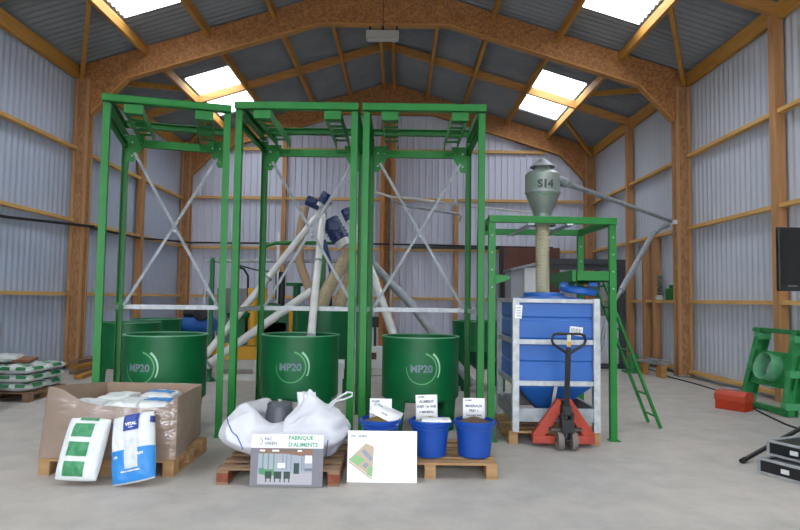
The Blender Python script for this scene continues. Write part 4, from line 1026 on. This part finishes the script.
# electric boxes near the centre column
t = thing('switch_box', 'pale electric cabinet on a stand behind the double posts', 'electric box', (P(377, 356, 13).x, 13, 0))
m_ = MB(); p0, p1 = P(370, 346, 13), P(386, 368, 13); m_.box(p0.x, p1.x, 12.9, 13.1, p1.z, p0.z); m_.box(p0.x+.05, p1.x-.05, 12.95, 13.05, 0, p1.z); m_.build('cabinet', WHITE, t, bevel=.01)
m_ = MB(); p_ = P(374, 356, 12.89); m_.obox(p_, .1, .04, .14); m_.build('socket', MAROON, t)
m_ = MB(); m_.obox(P(375, 322, 13), .16, .12, .22); m_.bar(P(375, 325, 13.02), P(375, 350, 13.02), .05, .04); m_.build('black_switch', BLACK, t, bevel=.008)
t = thing('small_motor', 'little pale motor on the floor under the tall tub', 'motor', (P(341, 368, 9.8).x, 9.8, 0))
m_ = MB(); p_ = P(340, 364, 9.8); m_.cyl(p_-Vector((.07, 0, 0)), p_+Vector((.07, 0, 0)), .075, 16); m_.obox(p_-Vector((0, 0, .13)), .12, .12, .2)
zf = p_.z; m_.box(p_.x-.04, p_.x+.04, 9.76, 9.84, 0, zf-.05); m_.build('body', WHITE, t, bevel=.006)
# thin pipes near the centre: white line and dark pipe
m_ = MB(); m_.tube([P(372, 191, 15), P(392, 197, 15), P(405, 198, 15), P(470, 206, 13), P(533, 213, 8.0)], [.03, .03, .035, .022, .012], 8); tag(m_.build('air_line', PIPEW), 'thin white line running from the centre column to the cyclone', 'pipe')
m_ = MB(); m_.tube([P(392, 200, 18), P(410, 207, 18), P(459, 214, 18), P(461, 217, 18), P(459, 222, 18)], .035, 8); tag(m_.build('overflow_pipe', GALVD), 'short grey pipe with a bent end high on the far wall', 'pipe')
m_ = MB(); m_.tube([P(391, 250, 19.0), P(391, 310, 19.0), (P(391, 310, 19).x, 19.0, 0)], .04, 8); m_.tube([P(392, 197, 17.5), P(391, 250, 19.0)], .04, 8); tag(m_.build('down_pipe', GALV), 'pale vertical pipe beside the central double column', 'pipe')
# black cable along the walls
m_ = MB()
pts = [Vector((XL+.14, y_, z_)) for y_, z_ in ((4, 2.8), (8, 2.92), (11, 2.98), (13.4, 3.10), (13.9, 3.13), (16.7, 3.17), (19.7, 3.33))]
pts = [Vector((p.x if abs(p.y-13.4) > .3 and p.y < 19 else p.x+.36, p.y, p.z)) for p in pts]
pts += [Vector((XL+.6, 19.8, 3.34)), Vector((-3.8, 19.98, 3.36)), Vector((-.43, 19.8, 3.37)), Vector((3.3, 20.0, 3.35)), Vector((5.0, 20.0, 3.34))]
m_.tube(pts, .028, 8); tag(m_.build('wall_cable', RUB), 'black cable duct running along the left wall and the far wall', 'cable')

# ================================================================ CABIN AT THE BACK RIGHT
m_ = MB(); p0, p1 = P(504, 247, 19.6), P(545, 247, 19.6); m_.box(p0.x, p1.x+.5, 19.7, 19.9, .02, p0.z)
m_.cur = 1; m_.box(p0.x-.10, p0.x, 19.66, 19.92, .02, p0.z+.02)
struct(m_, 'door_1', [MAROON, BLACK], 'red-brown sliding door in the far wall behind the cabin', 'door')
b_ = MB(); x0 = P(411, 248, 19.9).x; b_.box(x0, p0.x-.12, 19.86, 19.92, P(440, 248.5, 19.9).z-.02, P(440, 247, 19.9).z+.02); struct(b_, 'trim_1', BLACK)
t = thing('machine_cabin', 'dark framed open cabin with a white lower panel in the back right corner', 'cabin', (4.6, 15.3, 0))
YC = 14.8; xa = P(549, 300, YC).x; xb = P(626, 300, YC).x
ztop = P(590, 259, YC).z; CH = mat('charcoal_frame', '34363d', .55)
m_ = MB(); m_.box(xa, xb, YC, YC+.1, ztop-.13, ztop); m_.box(xb-.1, xb, YC+.1, YC+1.9, ztop-.13, ztop); m_.box(xa, xb, YC+1.9, YC+2.0, ztop-.13, ztop)
m_.box(xb-.17, xb, YC, YC+.17, 0, ztop-.13); m_.box(xa, xa+.07, YC, YC+.07, 0, ztop-.13); m_.box(xa, xa+.07, YC+1.93, YC+2.0, 0, ztop-.13); m_.box(xb-.1, xb, YC+1.9, YC+2.0, 0, ztop-.13)
m_.box(xa, xb, YC+.02, YC+.08, P(590, 270, YC).z, P(590, 267, YC).z); m_.box(xa, xb, YC-.02, YC+.05, 0, .12)
m_.build('frame', CH, t, bevel=.005)
m_ = MB(); m_.box(P(590, 315, YC).x, xb-.17, YC+.03, YC+.07, .12, P(610, 316, YC).z); m_.build('white_panel', mat('off_white_panel', 'b9bac0', .5), t, bevel=.005)
t = thing('grey_booth', 'small grey booth with a slanting roof and a white door, behind the blue container', 'booth', (2.9, 15.4, 0))
x0, x1 = P(512, 300, YC).x, P(547, 300, YC).x; za, zb3 = P(512, 271, YC).z, P(545, 262, YC).z
m_ = MB(); m_.prism([(x0, 0), (x1, 0), (x1, zb3), (x0, za)], YC+.1, YC+1.0); m_.build('body', mat('booth_grey', '8d8f97', .6), t)
m_ = MB(); m_.bar((x0-.04, YC+.5, za+.03), (x1+.02, YC+.5, zb3+.03), 1.1, .06); m_.build('roof', GALVD, t, bevel=.005)
m_ = MB(); m_.box(P(525, 300, YC).x, P(537, 300, YC).x, YC+.06, YC+.1, .1, P(531, 267.5, YC).z); m_.build('white_door', WHITE, t, bevel=.005)

# ================================================================ RIGHT WALL ITEMS
xr = XR-.13
q = P(667, 298, 14.2)
zs = 1.655
t = thing('green_canister', 'small bright green canister standing on the right wall rail', 'canister', (xr+.06, 14.25, zs))
m_ = MB(); m_.box(xr+.0, xr+.11, 14.03, 14.42, zs, zs+.27); m_.build('body', GREEN, t, bevel=.02)
m_ = MB(); m_.cyl((xr+.055, 14.22, zs+.27), (xr+.055, 14.22, zs+.35), .045, 14); m_.build('cap', GREEN, t)
t = thing('bottle_rack', 'dark lantern-like stack on a white base on the right wall rail', 'ornament', (xr+.06, 15.1, zs))
m_ = MB(); m_.box(xr+.0, xr+.11, 14.78, 15.05, zs, zs+.12); m_.build('base', WHITE, t, bevel=.02)
m_ = MB()
for j in range(5):
    for yy in (14.82, 14.98): m_.lathe([(.0, 0), (.05, .02), (.05, .07), (.02, .10)], (xr+.055, yy, zs+.12+j*.10), 10)
m_.build('stack', mat('mottled_dark', '636c69', .6), t)
m_ = MB(); m_.box(xr+.02, xr+.10, 13.72, 13.9, zs, zs+.07); tag(m_.build('small_box', WHITE, bevel=.005), 'tiny white box on the rail beside the right column', 'box')
m_ = MB(); pc = P(675, 222, 13.2); m_.obox((XR-.42, 13.22, pc.z), .07, .1, .09); tag(m_.build('pipe_clip', WHITE, bevel=.01), 'small white clip on the right column at the pipe end', 'clip')
# trestle of bars with green gear
t = thing('green_gearbox', 'green gearbox with a stub shaft on the floor by the right wall', 'gearbox', (P(633, 360, 14.3).x, 14.3, 0))
p_ = P(633, 362, 14.0); m_ = MB(); m_.obox(p_, .2, .2, .34); m_.cyl(p_+Vector((.1, 0, -.05)), p_+Vector((.32, -.1, -.05)), .08, 16); m_.box(p_.x-.2, p_.x+.25, 13.8, 14.2, 0, max(.05, p_.z-.2)); m_.build('casing', GREENW, t, bevel=.02)
for i, (dz, du) in enumerate(((0, 0), (.05, 4), (0.0, -3))):
    a = P(641+du, 358, 13.8); e = P(667+du, 364, 12.9); a.z = e.z = .30+dz+.0*i; a.y += (0, .06, .2)[i]; e.y += (0, .06, .2)[i]; m_ = MB(); m_.bar(a, e, .06, .05); tag(m_.build('metal_bar', GALV), 'galvanised bar resting on blocks by the right wall, %s' % ['the front one', 'the topmost one', 'the rear one'][i], 'metal bar', 'bars by the right wall')
for f in (.15, .85):
    a = P(641, 358, 13.9).lerp(P(667, 364, 13.0), f); m_ = MB(); m_.box(a.x-.06, a.x+.06, a.y-.05, a.y+.22, 0, .272); tag(m_.build('timber_block', WOODX, bevel=.005), 'timber block under the %s end of the metal bars' % ('far' if f < .5 else 'near'), 'block')
# green leaning frame with a ring collar
t = thing('collar_frame', 'green steel frame with a round tube collar, tilted beside the right wall', 'steel frame', (5.75, 9.6, 0))
Lf, Lt = Vector((5.80, 10.45, .0)), Vector((6.12, 10.45, 1.24)); Rf, Rt = Vector((5.45, 8.72, 0)), Vector((5.68, 8.76, 1.24))
Lf = FL(746, 405); Rf = FL(789, 417); Lt = P(764, 330, Lf.y+.1); Rt = P(800, 333, Rf.y+.1)
dirh = (Rf-Lf).normalized()
for a, e in ((Lf, Lt), (Rf, Rt)):
    m_ = MB(); up_ = (e-a).normalized(); nn = dirh.cross(up_).normalized()
    m_.channel(a, e, .20, .10, .012, dirh, 1); m_.build('channel_post', GREENW, t)
    for f in (.12, .5, .92):
        q = MB(); c_ = a.lerp(e, f); q.bar(c_-dirh*.06, c_+dirh*.06, .215, .10); q.build('pad', mat('pale_green_pad', '459a63', .6), t, bevel=.01)
m_ = MB(); m_.tube([Lt-dirh*.25, Lt, Rt, Rt+dirh*.15], .035, 10); m_.bar(Lt-dirh*.1+Vector((0, 0, .01)), Rt+dirh*.1+Vector((0, 0, .01)), .09, .05); m_.build('top_bar', GREENW, t)
m_ = MB(); m_.bar(Lf-dirh*.0+Vector((0, 0, .05)), Rf+dirh*.05+Vector((0, 0, .05)), .10, .08); m_.build('bottom_bar', GREENW, t, bevel=.006)
cL = Lf.lerp(Lt, .52); cR = Rf.lerp(Rt, .52); cm = cL.lerp(cR, .5); up_ = (Lt-Lf).normalized(); nn = dirh.cross(up_).normalized()
if nn.x > 0: nn = -nn
hw = (cR-cL).length/2+.02; hh = .27
m_ = MB(); R_ = .205; seg = 40; cp = cm
outer = []
for k_ in range(seg):
    a = 2*PI*k_/seg; d0_ = Vector((math.cos(a), math.sin(a))); sc_ = 1/max(abs(d0_.x)/hw, abs(d0_.y)/hh)
    outer.append((cp+dirh*d0_.x*sc_+up_*d0_.y*sc_, cp+(dirh*d0_.x+up_*d0_.y)*R_))
vs_ = [p for a in outer for p in a]
m_.add(vs_, [(2*k_, 2*((k_+1) % seg), 2*((k_+1) % seg)+1, 2*k_+1) for k_ in range(seg)]); m_.build('plate', GREENW, t, solid=.012, recalc=False)
m_ = MB(); m_.lathe([(R_, -.02), (R_, .20), (R_-.012, .20), (R_-.012, -.02)], cp, 40, nn); m_.build('ring_collar', mat('dusty_green', '4c9568', .55, c2='6aa882', scale=5), t, recalc=False)
# toolbox
c_ = FL(737, 411); cx_, cy_ = c_.x+.02, c_.y+.12
t = thing('toolbox', 'orange-red metal toolbox on the floor by the leaning green frame', 'toolbox', (cx_, cy_, 0), math.radians(-56))
m_ = MB(); m_.prism([(-.13, 0), (.13, 0), (.13, .22), (.07, .27), (-.07, .27), (-.13, .22)], -.22, .22, 0); m_.build('body', ORANGE, t, world=False, bevel=.008)
m_ = MB(); m_.prism([(-.14, .14), (.14, .14), (.14, .225), (.075, .28), (-.075, .28), (-.14, .225)], -.23, .23, 0); m_.build('lid', mat('salmon_red_lid', 'b5442a', .5), t, world=False, bevel=.006)
m_ = MB(); m_.tube([(-.15, -.02, .27), (-.13, -.12, .33), (.13, -.12, .33), (.15, -.02, .27)], .006, 6); m_.build('handle', GALV, t, world=False)
# floor cable
m_ = MB(); m_.tube([FL(u, v, .012) for u, v in ((638, 366), (652, 370), (670, 377), (700, 385), (716, 390), (740, 401), (762, 413), (785, 424), (802, 430), (840, 440))], .012, 6); tag(m_.build('floor_cable', RUB), 'thin black cable lying on the floor along the right wall', 'cable')
# screen on tripod
tv = P(778, 227, 6.55); tv2 = P(779, 291, 6.55); xs0 = tv.x
t = thing('flat_screen', 'black flat screen at the right edge, mounted on a tripod stand', 'screen', (xs0+.5, 6.58, tv2.z))
m_ = MB(); m_.box(xs0, xs0+1.12, 6.55, 6.60, tv2.z, tv.z); m_.build('bezel', BLACK, t, bevel=.008)
m_ = MB(); m_.box(xs0+.025, xs0+1.095, 6.546, 6.551, tv2.z+.05, tv.z-.02); m_.build('display', SCRN, t)
m_ = MB(); p_ = P(793, 286, 6.54); m_.box(p_.x-.05, p_.x+.05, 6.543, 6.547, p_.z-.008, p_.z+.008); m_.build('badge', mat('grey_badge', '5a5d61', .5), t)
tx, ty = xs0+.56, 6.70
m_ = MB(); m_.box(tx-.2, tx+.2, 6.60, 6.66, tv2.z+.2, tv2.z+.5); m_.build('mount', BLACK, t)
t = thing('tripod_stand', 'black tripod stand, one leg reaching out on the floor at the right', 'stand', (tx, ty, 0))
m_ = MB(); m_.cyl((tx, ty, .10), (tx, ty, tv2.z+.4), .022, 14); m_.build('pole', BLACK, t)
m_ = MB(); m_.cyl((tx, ty, .36), (tx, ty, .46), .04, 14); m_.build('hub', BLACK, t)
ft = FL(744, 463); ft.z = .03
for k_ in range(3):
    d_ = Vector((ft.x-tx, ft.y-ty, 0)); R_ = Matrix.Rotation((0, 2.0, 3.75)[k_], 3, 'Z'); e = Vector((tx, ty, .03))+R_ @ d_
    m_ = MB(); m_.bar((tx, ty, .41), e, .034, .034); lg = m_.build('leg', BLACK, t, bevel=.004)
    m_ = MB(); d2 = (e-Vector((tx, ty, .41))).normalized(); m_.cyl(e-d2*.02, e+d2*.04, .026, 12); ft_o = m_.build('rubber_foot', RUB, None); ft_o.parent = lg
    ft_o.location = (-Vector(t.location))
# flight cases
def flight_case(label, ox, oy, oz, open_=False):
    t = thing('flight_case', label, 'case', (ox, oy, oz), math.radians(-65), 'black flight cases')
    Wc, Dc, Hc = 1.0, .46, .125
    m_ = MB(); 
    if open_:
        for q in ((0, Wc, 0, .01), (0, Wc, Dc-.01, Dc), (0, .01, 0, Dc), (Wc-.01, Wc, 0, Dc)): m_.box(q[0], q[1], q[2], q[3], 0, Hc)
        m_.box(0, Wc, 0, Dc, 0, .01)
    else: m_.box(.003, Wc-.003, .003, Dc-.003, .003, Hc-.003)
    m_.build('shell', mat('black_laminate', '16171a', .4), t, world=False)
    m_ = MB()
    for y_ in (0, Dc):
        for z_ in ((0, Hc)): m_.bar((0, y_, z_), (Wc, y_, z_), .022, .022)
    for x_ in (0, Wc):
        for z_ in (0, Hc): m_.bar((x_, 0, z_), (x_, Dc, z_), .022, .022)
        for y_ in (0, Dc): m_.bar((x_, y_, 0), (x_, y_, Hc), .022, .022)
    m_.build('edge_trim', GALV, t, world=False, bevel=.002)
    for y_ in (.14, .32):
        m_ = MB(); m_.box(-.015, -.0, y_-.035, y_+.035, .02, .06); m_.build('latch', WHITE, t, world=False, bevel=.002)
    for x_ in (.25, .75):
        m_ = MB(); m_.box(x_-.035, x_+.035, -.015, 0, .04, .08); m_.build('latch', WHITE, t, world=False, bevel=.002)
    if open_:
        m_ = MB(); m_.box(.02, Wc-.02, .02, Dc-.02, .01, Hc-.02); m_.build('foam_lining', mat('grey_lining', '8d9096', .8), t, world=False)
    return t
lc = FL(759.5, 473)
flight_case('low black flight case with silver edges on the floor, under the other case', lc.x, lc.y-.0, .013, True)
uc = FL(770, 455, .17)
flight_case('black flight case with silver edges stacked on the lower one', lc.x+.13, lc.y+.07, .163)
# lamp
t = thing('ceiling_lamp', 'pale strip lamp hanging under the middle of the timber arch', 'lamp', (P(382.5, 36, 13.1).x, 13.1, P(382, 36, 13.1).z))
p0, p1 = P(366, 40, 13.1), P(399, 32, 13.1); pm_ = (p0+p1)/2
m_ = MB(); m_.box(p0.x, p1.x, 13.0, 13.2, p0.z+.01, p1.z); m_.build('housing', LAMPM, t, bevel=.015)
m_ = MB(); m_.box(p0.x+.03, p1.x-.03, 13.03, 13.17, p0.z-.012, p0.z+.01); m_.build('diffuser', mat('opal_cover', 'b9b8b2', .4), t, bevel=.01)
for u in (370, 383, 397):
    m_ = MB(); a = P(u, 31, 13.1); m_.cyl(a, (a.x, 13.1, a.z+.10), .02, 8); m_.build('clip', BLACK, t)
m_ = MB(); a = P(383, 30, 13.1); m_.cyl((a.x, 13.1, a.z+.05), (a.x, 13.1, RIDGE-.05), .008, 6); m_.build('cord', BLACK, t)
